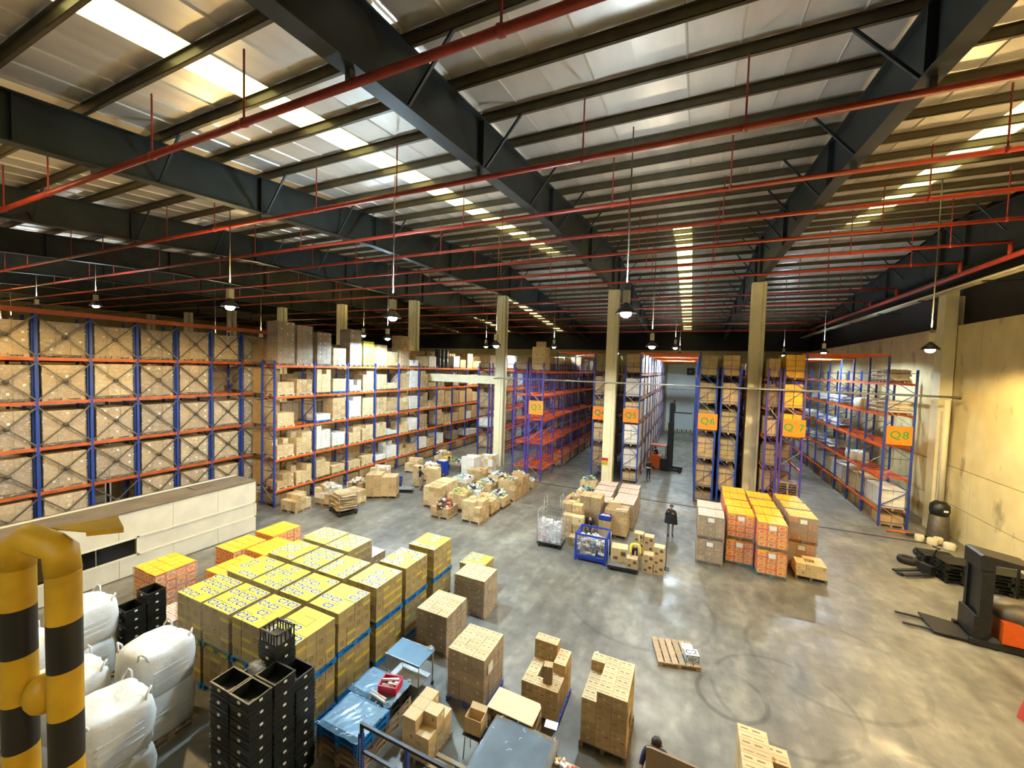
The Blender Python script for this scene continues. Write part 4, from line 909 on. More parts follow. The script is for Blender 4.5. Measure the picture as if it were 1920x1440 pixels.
link('crate_body', cached('redcrate', lambda: crate_mesh('plastic_red', False)), t, (0, 0, 0), 0, (.8, .85, .85))
b = MB()
for k in range(12): b.cbox((R(-.15, .15), R(-.1, .1), .08+R(0, .04)), (.1, .05, .04), random.choice(['goods_tan', 'goods_white', 'goods_dark']))
stuff(b.obj('small_parts', t))
b = MB(); b.tube([(-.2, -.02, .22), (.2, .06, .23)], .03, 'print_white', 8); b.obj('paper_roll', t)
for k in range(2):
    b = MB(); b.tube([(-.25, 0, .03), (.25, 0, .03)], .03, 'print_white', 10); tag(b.obj('paper_roll', None, (-6.55+.03*k, 7.17-.07*k, .80), -.12), 'white paper roll beside the red crate, %s one' % ('upper', 'lower')[k], 'paper roll')
t = thing('trolley_table', 'wheeled steel table with a blue top beside the wrapped stacks', 'table', (-6.68, 8.52, 0))
b = MB(); b.box(-.56, -.34, .93, .56, .34, .96, 'sheet_blue'); b.box(-.57, -.35, .91, .57, -.33, .97, 'steel'); b.box(-.57, .33, .91, .57, .35, .97, 'steel'); b.obj('top', t)
for sx in (-1, 1):
    for sy in (-1, 1):
        b = MB(); b.tube([(sx*.53, sy*.31, .08), (sx*.53, sy*.31, .92)], .018, 'steel', 8); lg = b.obj('leg', t)
        b = MB(); b.tube([(sx*.53-.02, sy*.31, .05), (sx*.53+.02, sy*.31, .05)], .05, 'rubber', 10); b.obj('caster', lg)
b = MB(); b.box(-.5, -.28, .3, .5, .28, .32, 'steel'); b.obj('lower_shelf', t)
b = MB(); b.ellipsoid((.45, .3, 1.0), (.1, .1, .07), 'wrap_bag', 10, 6, .1); b.obj('tape_reel', t)

# slate-covered work table, plywood, open box
t = thing('work_table', 'work table under a slate grey sheet littered with tape scraps', 'table', (-2.98, 7.0, 0))
b = MB(); b.box(-.74, -.92, .83, .74, .93, .87, 'wood_dark'); b.obj('top', t)
for sx in (-1, 1):
    for sy in (-1, 1): b = MB(); b.box(sx*.68-.03, sy*.86-.03, 0, sx*.68+.03, sy*.86+.03, .83, 'steel_dark'); b.obj('leg', t)
sheet('table_sheet', 'slate grey plastic sheet spread over the work table', -3.74, 6.05, -2.22, 7.95, .90, 'sheet_slate', seed=8)
for k in range(6): tag(link('pallet', pallet('dark' if k % 2 else 'wood'), None, (-3.44, 8.28, .148*k), R(-.02, .02), (.93, .62, 1)), 'pallet in the pile under the plywood sheet, %s from the floor' % ORD[k], 'pallet', 'pallets under the plywood')
b = MB(); b.prism([(-.57, -.32), (.57, -.32), (.57, .22), (.50, .32), (-.57, .32)], 'z', 0, .02, 'wood_pale'); o = b.obj('plywood_sheet', None, (-3.43, 8.26, .90), -.02); tag(o, 'pale plywood sheet with a clipped corner on a pallet pile', 'plywood')
t = thing('open_carton', 'open empty brown carton on a small black stool', 'carton', (-4.1, 7.58, .62), .05)
b = MB(); L, D, H, w = .40, .28, .36, .012
b.box(-L/2, -D/2, 0, L/2, D/2, w, 'kraft_dark'); b.box(-L/2, -D/2, 0, L/2, -D/2+w, H, 'kraft'); b.box(-L/2, D/2-w, 0, L/2, D/2, H, 'kraft'); b.box(-L/2, -D/2, 0, -L/2+w, D/2, H, 'kraft'); b.box(L/2-w, -D/2, 0, L/2, D/2, H, 'kraft'); b.obj('carton_body', t)
b = MB(); b.poly([(-L/2, D/2, H), (L/2, D/2, H), (L/2, D/2+.12, H+.05), (-L/2, D/2+.12, H+.05)], 'kraft_light'); b.poly([(-L/2, D/2+.12, H+.045), (L/2, D/2+.12, H+.045), (L/2, D/2, H-.005), (-L/2, D/2, H-.005)], 'kraft_light'); b.obj('flap', t)
t = thing('stool', 'small black stool holding the open carton', 'stool', (-4.1, 7.58, 0))
b = MB(); b.box(-.22, -.18, .57, .22, .18, .61, 'plastic_black'); b.obj('seat', t)
for sx in (-1, 1):
    for sy in (-1, 1): b = MB(); b.tube([(sx*.2, sy*.16, 0), (sx*.17, sy*.14, .57)], .015, 'steel', 6); b.obj('leg', t)
b = MB(); b.box(-.14, -.1, 0, .14, .1, .006, 'paper'); tag(b.obj('paper_sheet', None, (-2.5, 8.15, .925), .1), 'white paper sheet between the plywood and the carton stack', 'paper')
# clutter on a box by the table end
t = thing('carton', 'low brown carton under the clutter beside the work table', 'carton', (-1.95, 7.45, 0)); link('carton_body', carton('light'), t, (0, 0, 0), 0, (.62, .5, .72))
b = MB()
for k in range(26): 
    c = (R(-.26, .26), R(-.2, .2), .02+R(0, .08)); b.ellipsoid(c, (R(.03, .07), R(.03, .06), R(.02, .04)), random.choice(['goods_red', 'goods_white', 'goods_pink', 'goods_yellow', 'goods_white', 'goods_dark']), 7, 5, .3)
tag(b.obj('small_packets', None, (-2.02, 7.45, .725)), 'heap of small red and white packets beside the work table', 'packets', kind='stuff')
t = thing('plastic_tub', 'round red plastic tub at the bottom edge', 'tub', (-1.42, 7.15, .0))
b = MB(); b.lathe([(0, .62), (.17, .62), (.22, .9), (.235, .905), (.235, .89), (.18, .6), (0, .6)], 'goods_red', 20); b.obj('tub_body', t)
b = MB(); b.lathe([(.225, .885), (.243, .89), (.243, .912), (.225, .915)], 'goods_white', 20); b.obj('rim', t)
b = MB(); b.box(-.22, -.22, 0, .22, .22, .6, 'kraft'); b.obj('base_box', t)

# ------------------------------------------------------------------ loose carton stacks
def stack(where, loc, dims, cells, kind='text', grp=None, pal=None):
    """cells: (i, j, k) cartons, each a thing"""
    dx, dy, dz = dims; z0 = .146 if pal else 0
    if pal:
        xs = [c[0] for c in cells]; ys_ = [c[1] for c in cells]; sx = (max(xs)+1)*dx; sy = (max(ys_)+1)*dy
        tag(link('pallet', pallet(pal), None, (loc[0]+sx/2, loc[1]+sy/2, 0), 0, ((sx+.05)/1.2, (sy+.05)/1.0, 1)), '%s pallet under %s' % (pal, where), 'pallet')
    for (i, j, k) in cells:
        tag(link('carton', carton(kind), None, (loc[0]+(i+.5)*dx, loc[1]+(j+.5)*dy, z0+k*dz), 0, (dx*.98, dy*.98, dz*.985)),
            'brown carton, %s, %s up, %s across, %s back' % (where, ORD[k], ORD[i], ORD[j]), 'carton', 'cartons of %s' % where)
cells = [(i, j, k) for k in range(3) for i in range(3) for j in range(4) if not (i == 1 and j in (1, 2))]
stack('stepped stack', (-3.6, 9.05), (.32, .30, .255), cells+[(0, 3, 3), (1, 3, 3), (0, 3, 4), (1, 3, 4), (2, 3, 3), (2, 2, 3)], 'text', pal='navy')
tag(link('carton', carton('dark'), None, (-2.98, 9.3, .146+.255*3), .2, (.22, .20, .44)), 'narrow upright brown carton standing on the stepped stack', 'carton')
cells = [(i, j, k) for k in range(4) for i in range(3) for j in range(4) if not (i == 1 and j in (1, 2))]
stack('tall stack', (-2.02, 8.88), (.345, .315, .262), cells+[(0, 3, 4), (1, 0, 4), (1, 1, 4), (1, 2, 4), (1, 3, 4), (2, 0, 4), (2, 1, 4), (2, 2, 4), (2, 3, 4)], 'text', pal='dark')
for k, (y, z) in enumerate(((9.0, .95), (9.85, 1.05))):
    b = MB(); b.box(0, 0, 0, .006, .17, .22, 'paper'); tag(b.obj('paper_label', None, (-.975, y, z)), 'white paper stuck to the tall stack, %s one' % ('near', 'far')[k], 'paper')
b = MB(); b.box(0, 0, 0, .012, .25, .26, 'kraft_dark'); tag(b.obj('carton_flap', None, (-.97, 9.35, .45)), 'loose brown cardboard flap on the tall stack side', 'cardboard')
cells = [(i, j, k) for k in range(4) for i in range(1) for j in range(4)]
stack('bottom-edge stack', (1.22, 8.35), (.56, .36, .29), cells, 'text')
for k in range(3): tag(link('carton', carton('text'), None, (1.98, 9.75, .26*k), .02, (.42, .42, .255)), 'brown carton in the short pile right of the bottom-edge stack, %s up' % ORD[k], 'carton', 'short carton pile at bottom edge')
cells = [(i, j, k) for k in range(2) for i in range(2) for j in range(3)]+[(0, 0, 2), (0, 1, 2), (0, 2, 2), (1, 1, 2)]
stack('stack behind the blue frame', (-5.55, 6.85), (.36, .30, .28), cells, 'light', pal='wood')
t = thing('pallet', 'blue-edged slatted pallet standing low behind the blue frame', 'pallet', (-4.35, 6.75, 0))
b = MB(); b.box(-.55, -.5, 0, -.47, .5, .12, 'plastic_blue'); b.box(.47, -.5, 0, .55, .5, .12, 'plastic_blue'); b.box(-.04, -.5, 0, .04, .5, .12, 'plastic_blue'); b.obj('stringer', t)
for k in range(7): b = MB(); b.box(-.55, -.48+.14*k, .12, .55, -.39+.14*k, .14, 'wood_pale'); b.obj('slat', t)
# blue steel frame at the bottom edge
t = thing('steel_frame', 'blue perforated steel frame of an empty rack bay at bottom edge', 'frame', (0, 0, 0))
b = MB(); b.box(-5.98, 5.98, 0, -5.88, 6.06, 1.12, 'rack_blue')
for k in range(16): b.box(-5.93, 5.972, .1+.06*k, -5.91, 5.98, .13+.06*k, 'print_white')
b.obj('post', t)
for nm, z, w in (('top_rail', 1.28, .06), ('lower_rail', .72, .05)):
    b = MB(); b.box(-5.95, 5.99, z, -3.3, 6.05, z+w, 'steel_dark'); b.obj(nm, t)
b = MB(); b.box(-5.95, 5.99, 1.1, -5.90, 6.05, 1.3, 'steel_dark'); b.obj('end_stub', t)
for x in (-4.75, -3.35): b = MB(); b.box(x-.04, 5.98, 0, x+.04, 6.06, 1.3, 'rack_blue'); b.obj('post', t)
tag(link('carton', carton('light'), None, (-5.45, 5.75, 0), .1, (.5, .4, .42)), 'tan carton peeking under the blue steel frame', 'carton')

# single pallet on the open floor
t = thing('wooden_pallet', 'lone wooden pallet lying on the open floor', 'pallet', (-.12, 13.1, 0), .26)
for k in range(6): b = MB(); b.box(-.60+.205*k, -.57, .11, -.60+.205*k+.165, .57, .135, 'wood'); b.obj('deck_board', t)
for y in (-.52, 0, .52): b = MB(); b.box(-.6, y-.05, .085, .6, y+.05, .11, 'wood'); b.box(-.6, y-.05, 0, .6, y+.05, .02, 'wood'); b.obj('stringer', t)
for x in (-.52, 0, .52):
    for y in (-.52, 0, .52): b = MB(); b.box(x-.06, y-.05, .02, x+.06, y+.05, .085, 'wood'); b.obj('block', t)
t = thing('carton', 'small white carton printed C2 on the lone pallet', 'carton', (.34, 12.92, .137), .26)
b = MB(); b.box(-.19, -.15, 0, .19, .15, .24, 'goods_blue'); b.box(-.192, -.152, .235, .192, .152, .243, 'box_white')
for P in (C2C, C22): b.stroke([(-.16+p[0]*.4, .02+p[1]*.5) for p in P], .04, 'print_white', lambda p: (p[0], -.156, p[1])); b.stroke([(-.16+p[0]*.4, -.08+p[1]*.45) for p in P], .03, 'print_navy', lambda p: (p[0], p[1], .246))
b.obj('carton_body', t)
b = MB(); b.box(-.16, -.13, 0, .16, .13, .012, 'paper'); tag(b.obj('paper_sheet', None, (.22, 13.5, .137), .2), 'white paper sheet lying on the lone pallet', 'paper')

# ------------------------------------------------------------------ orange and brown pallets before Q6 and Q7
G = [('pink', 1.05, [20.65, 21.9], 'first column'), ('orange', 2.3, [21.25, 22.5, 23.75, 25.0], 'second column'), ('orange', 3.47, [20.65, 21.9, 23.15, 24.6], 'third column'), ('peach', 4.85, [22.3, 23.6, 24.9], 'fourth column')]
for ci, (kd, x, ys_, cn) in enumerate(G):
    for j, y in enumerate(ys_):
        nm = {'pink': 'pale-topped brown', 'orange': 'orange', 'peach': 'amber-topped brown'}[kd]
        load('lower %s carton pallet before Q6 and Q7, %s, %s from viewer' % (nm, cn, ORD[j]), (x, y, 0), kd, (3, 3, 4), (1.08, 1.12, 1.0), 'dark' if ci in (0, 3) else 'green', 'wrap_clear', group='lower pallets before Q6 and Q7', note=True)
        load('upper %s carton pallet before Q6 and Q7, %s, %s from viewer' % (nm, cn, ORD[j]), (x+R(-.03, .03), y+R(-.03, .03), 1.17), kd, (3, 3, 4), (1.08, 1.12, 1.05 if kd != 'pink' else .95), 'dark', 'wrap_clear', group='upper pallets before Q6 and Q7', note=True)
load('low pallet of loose tan cartons right of the orange pallets', (5.0, 21.1, 0), 'light', (3, 3, 2), (1.1, 1.0, .55), 'dark', None, rag=.4)
# ------------------------------------------------------------------ pale-topped pallets before Q4 and Q5
for k, (x, y, h) in enumerate(((-3.2, 22.85, 1.45), (-3.2, 23.95, 1.4), (-3.25, 25.05, 1.4), (-3.3, 26.15, 1.4), (-4.42, 22.75, 1.4), (-4.6, 23.85, 1.4), (-4.65, 24.95, 1.4), (-4.7, 26.1, 1.4))):
    load('pale-topped brown carton pallet before Q5, %s row, %s from viewer' % (('right', 'left')[k // 4], ORD[k % 4]), (x, y, 0), 'pink', (2, 2, 4), (1.15, 1.0, h-.15), 'dark', 'wrap_clear', group='pale-topped pallets before Q5')
load('brown carton pallet with a loose box on top before Q5', (-3.35, 21.55, 0), 'kraft', (3, 3, 4), (1.15, 1.05, 1.3), 'dark', None)
tag(link('carton', carton('light'), None, (-3.5, 21.5, 1.45), .35, (.55, .42, .32)), 'tan carton lying askew on the brown pallet before Q5', 'carton')
b = MB(); b.tube([(-.3, 0, .04), (.3, 0, .04)], .04, 'print_white', 8); tag(b.obj('paper_roll', None, (-3.05, 21.2, 1.45), .15), 'white roll lying on the brown pallet before Q5', 'paper roll')
load('brown carton pallet behind the blue stillage, dark strapped faces', (-4.75, 21.65, 0), 'dark', (2, 2, 6), (1.15, 1.0, 1.75), 'dark', None)
# ------------------------------------------------------------------ mixed goods pallets
GM = ['goods_white', 'goods_white', 'goods_green', 'goods_red', 'goods_yellow', 'goods_blue', 'goods_dark', 'goods_pink', 'goods_tan', 'goods_tan']
def heap(name, parent, c, r, n, mats, s=(.06, .13)):
    b = MB()
    for _ in range(n):
        a = R(0, 6.28); q = math.sqrt(random.random()); x, y = c[0]+r[0]*q*math.cos(a), c[1]+r[1]*q*math.sin(a); z = c[2]+r[2]*(1-q*q)*R(.4, 1)
        m = random.choice(mats)
        if random.random() < .45: b.cbox((x, y, z), (R(*s)*1.5, R(*s)*1.5, R(*s)), m)
        else: b.ellipsoid((x, y, z), (R(*s), R(*s), R(*s)*.6), m, 7, 5, .25)
    return stuff(b.obj(name, parent))
def mixed(label, x, y, base_h, kinds, top, rz=0, rag=.3, n=(3, 3), hn=45, mats=GM, pal='wood'):
    nz = max(1, round(base_h/.28)); t = load(label, (x, y, 0), kinds, (n[0], n[1], nz), (1.15, 1.1, base_h), pal, None, rz, 'mixed goods pallets', rag=rag)
    if top: heap('loose_packets', t, (0, 0, .146+base_h), (.5, .48, top), hn, mats)
    return t
K, Lg, Wt, Dk = 'kraft', 'light', 'white', 'dark'
MX = [('mixed goods pallet, right row, nearest, tan cartons stacked high', -10.95, 19.6, 1.05, [Lg, K], 0, 0), ('mixed goods pallet, right row, second, yellow packets on top', -10.95, 21.05, .75, [Lg, K], .25, 1), ('mixed goods pallet, right row, third, white and dark packets', -10.85, 22.4, .55, [Lg, K], .35, 2),
      ('mixed goods pallet, right row, fourth, tall tan cartons', -10.8, 23.95, 1.2, [Lg, K], .1, 0), ('mixed goods pallet, right row, fifth, upright tan board', -10.8, 25.5, 1.1, [K], .3, 2), ('mixed goods pallet, right row, farthest, low cartons', -10.75, 27.1, .4, [Lg, K], .1, 2),
      ('mixed goods pallet, middle row, nearest, red and dark packets', -12.85, 19.3, .5, [K, Dk], .35, 3), ('mixed goods pallet, middle row, second, green packets on top', -12.75, 20.85, .85, [Lg, K], .25, 4), ('mixed goods pallet, middle row, third, white packets heaped', -12.6, 22.4, .7, [Lg, Wt, K], .3, 2),
      ('mixed goods pallet, middle row, fourth, open cartons', -12.5, 23.9, .8, [Lg, K], .2, 2), ('mixed goods pallet, middle row, farthest, packets by the column', -12.4, 25.5, .9, [Lg, K], .25, 2),
      ('stacked brown cartons pallet at the left row front', -14.3, 20.5, 1.15, [K, Lg], 0, 0), ('mixed goods pallet, left row, second, flat brown cartons', -14.75, 22.3, .95, [Lg], 0, 0), ('mixed goods pallet, left row, third, white cartons', -14.4, 23.9, .85, [Wt, Lg], .2, 2), ('mixed goods pallet, left row, fourth, two orange-marked cartons', -14.1, 25.4, 1.1, [K], 0, 0),
      ('tall white and blue carton stack behind the mixed goods', -15.7, 27.2, 1.5, [Wt], 0, 0), ('white carton pallet beside the tall blue-printed stack', -15.0, 28.9, 1.4, [Wt, Lg], 0, 0)]
MS = [GM, ['goods_yellow', 'goods_yellow', 'goods_tan', 'goods_white'], ['goods_white', 'goods_white', 'goods_dark', 'goods_green', 'goods_blue'], ['goods_red', 'goods_dark', 'goods_white', 'goods_tan', 'goods_dark'], ['goods_green', 'goods_green', 'goods_yellow', 'goods_tan']]
for l, x, y, h, kd, tp, mi_ in MX: mixed(l, x, y, h, kd, tp, R(-.04, .04), .25 if tp else .12, mats=MS[mi_], hn=60, pal=random.choice(['wood', 'dark']))
b = MB(); b.box(-.35, -.03, 0, .35, .03, 1.7, 'kraft'); tag(b.obj('cardboard_sheet', None, (-10.6, 24.75, .0), .15), 'upright tan cardboard sheet leaning in the mixed goods', 'cardboard')
mixed('open carton pallet of bottles at the aisle mouth, left of Q4', -6.2, 26.4, .5, [Lg, K], .3, 0, .2, mats=MS[2])
mixed('heaped carton pallet of jars before the pale-topped pallets', -6.0, 22.75, .9, [Lg, K], .45, 0, .2, mats=['goods_tan', 'goods_pink', 'goods_white', 'goods_yellow'])
heap_t = mixed('green and white goods pallet beside the Q4 rack foot', -6.6, 29.0, .5, [Lg], .4, 0, .2, mats=MS[2])
# loose cartons stacked at the left of the pale-topped pallets
for i, (x, y, k) in enumerate(((-5.75, 20.4, 4), (-5.2, 20.4, 4), (-5.55, 19.9, 3), (-5.0, 19.85, 3), (-5.05, 19.3, 1))):
    for q in range(k): tag(link('carton', carton(random.choice(['kraft', 'light', 'text'])), None, (x+R(-.02, .02), y+R(-.02, .02), .42*q), R(-.05, .05), (.52, .46, .40)), 'brown carton by the wire cage, %s column, %s from the floor' % (ORD[i], ORD[q]), 'carton', 'loose cartons by the wire cage')

# ------------------------------------------------------------------ wire roll cages
def roll_cage(label, loc, rz, L=1.2, D=.75, H=1.75, full='wrap', posts=(1.75, 1.75, 1.3, 1.3)):
    t = thing('roll_cage', label, 'roll cage', loc, rz)
    b = MB(); b.box(-L/2, -D/2, .16, L/2, D/2, .22, 'steel_dark'); b.obj('platform', t)
    for sx in (-1, 1):
        for sy in (-1, 1):
            b = MB(); b.tube([(sx*(L/2-.1)-.03, sy*(D/2-.08), .08), (sx*(L/2-.1)+.03, sy*(D/2-.08), .08)], .08, 'rubber', 10); b.obj('caster', t)
    for s, h in ((-1, posts[0]), (1, posts[1])):
        b = MB(); x = s*(L/2-.02)
        for y in (-D/2+.02, D/2-.02): b.tube([(x, y, .2), (x, y, h)], .016, 'steel', 6)
        for k in range(7):
            z = .35+(h-.35)*k/6; b.tube([(x, -D/2, z), (x, D/2, z)], .010, 'steel', 5)
        b.obj('end_grid', t)
    b = MB()
    for k in range(8): x = -L/2+L*(k+.5)/8; b.tube([(x, D/2-.02, .2), (x, D/2-.02, posts[2])], .008, 'steel', 5)
    for k in range(5): z = .3+(posts[2]-.3)*k/4; b.tube([(-L/2, D/2-.02, z), (L/2, D/2-.02, z)], .008, 'steel', 5)
    b.obj('back_grid', t); return t
t = roll_cage('wire roll cage full of white film-wrapped packets', (-6.05, 18.6, 0), .05, 1.25, .8)
b = MB(); random.seed(5)
for _ in range(120): b.ellipsoid((R(-.52, .52), R(-.3, .3), R(.28, 1.25)), (R(.07, .14), R(.06, .12), R(.05, .09)), random.choice(['goods_white', 'bag_grey', 'goods_white', 'goods_pink', 'bag_white']), 7, 5, .3)
tag(b.obj('wrapped_packets', None, (-6.05, 18.6, 0), .05), 'white crinkled packets filling the wire roll cage', 'packets', kind='stuff')
b = MB(); b.box(-.6, -.39, .25, .6, -.385, 1.45, 'wrap_bag'); b.box(.595, -.385, .25, .6, .37, 1.45, 'wrap_bag'); b.obj('cage_film', t)
roll_cage('empty wire roll cage behind the full one', (-6.35, 19.75, 0), .08, .9, .7, 2.2, posts=(2.0, 2.2, 1.5, 1.5))
# blue mesh stillage
t = thing('stillage', 'blue steel stillage with mesh sides full of white bags', 'crate', (-3.9, 18.3, 0), .02)
L, D, H = 1.35, 1.15, 1.25
for sx in (-1, 1):
    for sy in (-1, 1): b = MB(); b.box(sx*(L/2)-.04, sy*(D/2)-.04, .0, sx*(L/2)+.04, sy*(D/2)+.04, H, 'plastic_navy'); b.obj('post', t)
b = MB(); b.box(-L/2, -D/2, .1, L/2, D/2, .2, 'plastic_navy'); b.obj('base', t)
b = MB()
for z in (H-.06, .2):
    for sy in (-1, 1): b.box(-L/2, sy*D/2-.03, z, L/2, sy*D/2+.03, z+.07, 'plastic_navy')
    for sx in (-1, 1): b.box(sx*L/2-.03, -D/2, z, sx*L/2+.03, D/2, z+.07, 'plastic_navy')
b.obj('rails', t)
b = MB()
for k in range(1, 12):
    x = -L/2+L*k/12
    for sy in (-1, 1): b.box(x-.005, sy*D/2-.005, .2, x+.005, sy*D/2+.005, H, 'steel')
    y = -D/2+D*k/12
    for sx in (-1, 1): b.box(sx*L/2-.005, y-.005, .2, sx*L/2+.005, y+.005, H, 'plastic_navy')
for k in range(1, 9):
    z = .2+(H-.2)*k/9
    for sy in (-1, 1): b.box(-L/2, sy*D/2-.005, z-.005, L/2, sy*D/2+.005, z+.005, 'steel')
b.obj('mesh_panels', t)
b = MB()
for _ in range(130): b.ellipsoid((R(-.58, .58), R(-.48, .48), R(.25, .98)), (R(.08, .15), R(.07, .13), R(.05, .1)), random.choice(['goods_white', 'goods_white', 'bag_white', 'goods_pink', 'goods_blue', 'bag_cream']), 7, 5, .3)
tag(b.obj('plastic_bags', None, (-3.9, 18.3, 0), .02), 'white and pink plastic bags filling the blue stillage', 'bags', kind='stuff')
# platform trolleys
def platform(label, loc, rz, L=1.3, D=.9, hp=1.3):
    t = thing('platform_trolley', label, 'trolley', loc, rz)
    b = MB(); b.box(-L/2, -D/2, .17, L/2, D/2, .24, 'steel'); b.box(-L/2, -D/2-.01, .12, L/2, -D/2+.02, .23, 'steel_dark'); b.obj('deck', t)
    for sx in (-1, 1):
        for sy in (-1, 1): b = MB(); b.tube([(sx*(L/2-.12)-.03, sy*(D/2-.1), .085), (sx*(L/2-.12)+.03, sy*(D/2-.1), .085)], .085, 'rubber', 10); b.obj('caster', t)
    for s in (-1, 1): b = MB(); b.tube([(s*(L/2-.03), -D/2+.04, .2), (s*(L/2-.03), -D/2+.04, hp)], .018, 'steel', 6); b.tube([(s*(L/2-.03), D/2-.04, .2), (s*(L/2-.03), D/2-.04, hp)], .018, 'steel', 6); b.obj('end_posts', t)
    return t
platform('grey platform trolley beside the yellow-shirted worker', (-2.45, 18.0, 0), .08, 1.3, 1.0, 1.35)
platform('low grey platform trolley beside the dark-vested worker', (-17.75, 21.7, 0), .45, 1.2, .7, 1.0)
for i, (x, y, z, s) in enumerate(((-2.65, 18.15, .25, (.7, .6, .62)), (-2.05, 17.75, .25, (.46, .40, .42)))): tag(link('carton', carton('logo'), None, (x, y, z), .12, s), ['large brown carton on the grey platform trolley', 'opened brown carton under the yellow-shirted worker hands'][i], 'carton')
for i, (x, y, n) in enumerate(((-1.42, 18.2, 2), (-.98, 18.25, 3), (-1.5, 19.2, 3), (-1.1, 19.15, 2), (-1.95, 19.35, 3))):
    for q in range(n): tag(link('carton', carton('logo'), None, (x+R(-.02, .02), y, .40*q), R(-.06, .06), (.42, .42, .39)), 'brown carton with dark square print, %s pile, %s up' % (ORD[i], ORD[q]), 'carton', 'printed cartons beside the yellow-shirted worker')
b = MB(); b.tube([(0, 0, 0), (0, 0, 2.1)], .018, 'steel_dark', 6); b.box(-.15, -.15, 0, .15, .15, .03, 'steel_dark'); tag(b.obj('pole'), 'thin dark upright pole beside the printed cartons', 'pole').location = (-.72, 18.75, 0)
t = thing('tote_bin', 'blue tote bin of papers on cartons behind the stillage', 'bin', (-3.82, 20.7, 1.0)); b = MB(); b.box(-.3, -.2, 0, .3, .2, .02, 'plastic_navy'); b.box(-.3, -.2, 0, .3, -.18, .25, 'plastic_navy'); b.box(-.3, .18, 0, .3, .2, .25, 'plastic_navy'); b.box(-.3, -.2, 0, -.28, .2, .25, 'plastic_navy'); b.box(.28, -.2, 0, .3, .2, .25, 'plastic_navy'); b.obj('bin_body', t); heap('papers', t, (0, 0, .12), (.22, .14, .12), 14, ['goods_white', 'goods_pink'])
for q in range(2): tag(link('carton', carton('kraft'), None, (-3.82, 20.7, .5*q), 0, (.62, .5, .49)), 'brown carton under the blue tote bin, %s one' % ('lower', 'upper')[q], 'carton')

# ------------------------------------------------------------------ goods on the floor before the open rack
random.seed(21)
t = roll_cage('roll cage of flattened cardboard before the open rack', (-18.3, 16.9, 0), -.35, 1.5, 1.1, 1.6, posts=(1.5, 1.5, 1.3, 1.3))
b = MB()
for k in range(26):
    z = .26+.035*k; a = R(-.25, .25); c, s = math.cos(a), math.sin(a); L_, D_ = R(.5, .75), R(.35, .5); ox, oy = R(-.1, .1), R(-.1, .1); tl = R(-.05, .12)
    q = [(-L_, -D_), (L_, -D_), (L_, D_), (-L_, D_)]; q = [(ox+c*x-s*y, oy+s*x+c*y) for x, y in q]
    b.add([(x, y, z+tl*(i in (1, 2))) for i, (x, y) in enumerate(q)]+[(x, y, z+.03+tl*(i in (1, 2))) for i, (x, y) in enumerate(q)], [(0, 3, 2, 1), (4, 5, 6, 7), (0, 1, 5, 4), (1, 2, 6, 5), (2, 3, 7, 6), (3, 0, 4, 7)], random.choice(['kraft', 'kraft_dark', 'kraft_light']))
tag(b.obj('flattened_cardboard', None, (-18.3, 16.9, 0), -.35), 'flattened brown cardboard heaped in the roll cage', 'cardboard', kind='stuff')
for i, (l, x, y, h, kd) in enumerate((('loose carton heap under the open rack, first bay', -21.0, 15.9, .8, [K, Lg]), ('loose carton heap under the open rack, second bay', -20.3, 17.6, .9, [K, Wt, Lg]), ('carton heap beside the cardboard roll cage', -19.0, 18.3, .7, [K, Lg]), ('carton heap before the third bay of the open rack', -20.4, 20.2, .6, [K, Dk]), ('pale bags and cartons under the open rack, fourth bay', -21.3, 23.2, .8, [Lg, Wt]), ('yellowish carton heap beside the crouching worker', -17.9, 24.9, 1.0, [Lg, 'kraft']), ('low carton heap at the far end of the open rack', -20.5, 26.2, .9, [K, Lg]), ('brown cartons far behind the blue bin', -19.6, 29.0, 1.0, [K, Lg]), ('tan carton heap beside the column of the open rack', -17.0, 30.2, .8, [Lg]))):
    mixed(l, x, y, h, kd, .25 if i % 2 else 0, R(-.3, .3), .35, mats=['goods_tan', 'goods_white', 'goods_white'])
load('strapped brown carton pallet before the open rack, left of two', (-18.75, 19.95, 0), 'kraft', (2, 2, 5), (1.0, 1.0, 1.4), 'dark', None, .5)
load('strapped brown carton pallet before the open rack, right of two', (-17.95, 20.45, 0), 'kraft', (2, 2, 5), (1.0, 1.0, 1.25), 'dark', None, .5)
load('tall carton column behind the dark-vested worker', (-16.25, 22.95, 0), 'light', (2, 2, 5), (.8, .7, 1.45), 'wood', None)
load('carton column left of the dark-vested worker', (-17.62, 23.0, 0), 'light', (2, 1, 5), (.6, .5, 1.4), 'wood', None)
t = thing('plastic_bin', 'bright blue bin beside the dark-vested worker', 'bin', (-19.0, 22.0, .35), .3)
b = MB(); b.box(-.55, -.3, 0, .55, .3, .05, 'plastic_navy')
for a, c in (((-.55, -.3), (.55, -.27)), ((-.55, .27), (.55, .3)), ((-.55, -.3), (-.52, .3)), ((.52, -.3), (.55, .3))): b.box(a[0], a[1], 0, c[0], c[1], .4, 'plastic_navy')
b.obj('bin_body', t); b = MB(); b.box(-.5, -.25, -.35, .5, .25, -.0, 'steel_dark'); b.obj('stand', t)
t = thing('plastic_drum', 'tall bright blue bin on the floor far behind the mixed goods', 'bin', (-17.9, 26.5, 0)); b = MB(); b.prism([(-.38, -.3), (.38, -.3), (.38, .3), (-.38, .3)], 'z', .0, 1.1, 'plastic_navy'); b.box(-.42, -.34, 1.1, .42, .34, 1.16, 'plastic_navy'); b.obj('bin_body', t); b = MB(); b.box(-.3, -.25, 1.16, .3, .25, 1.2, 'goods_white'); b.obj('contents', t)
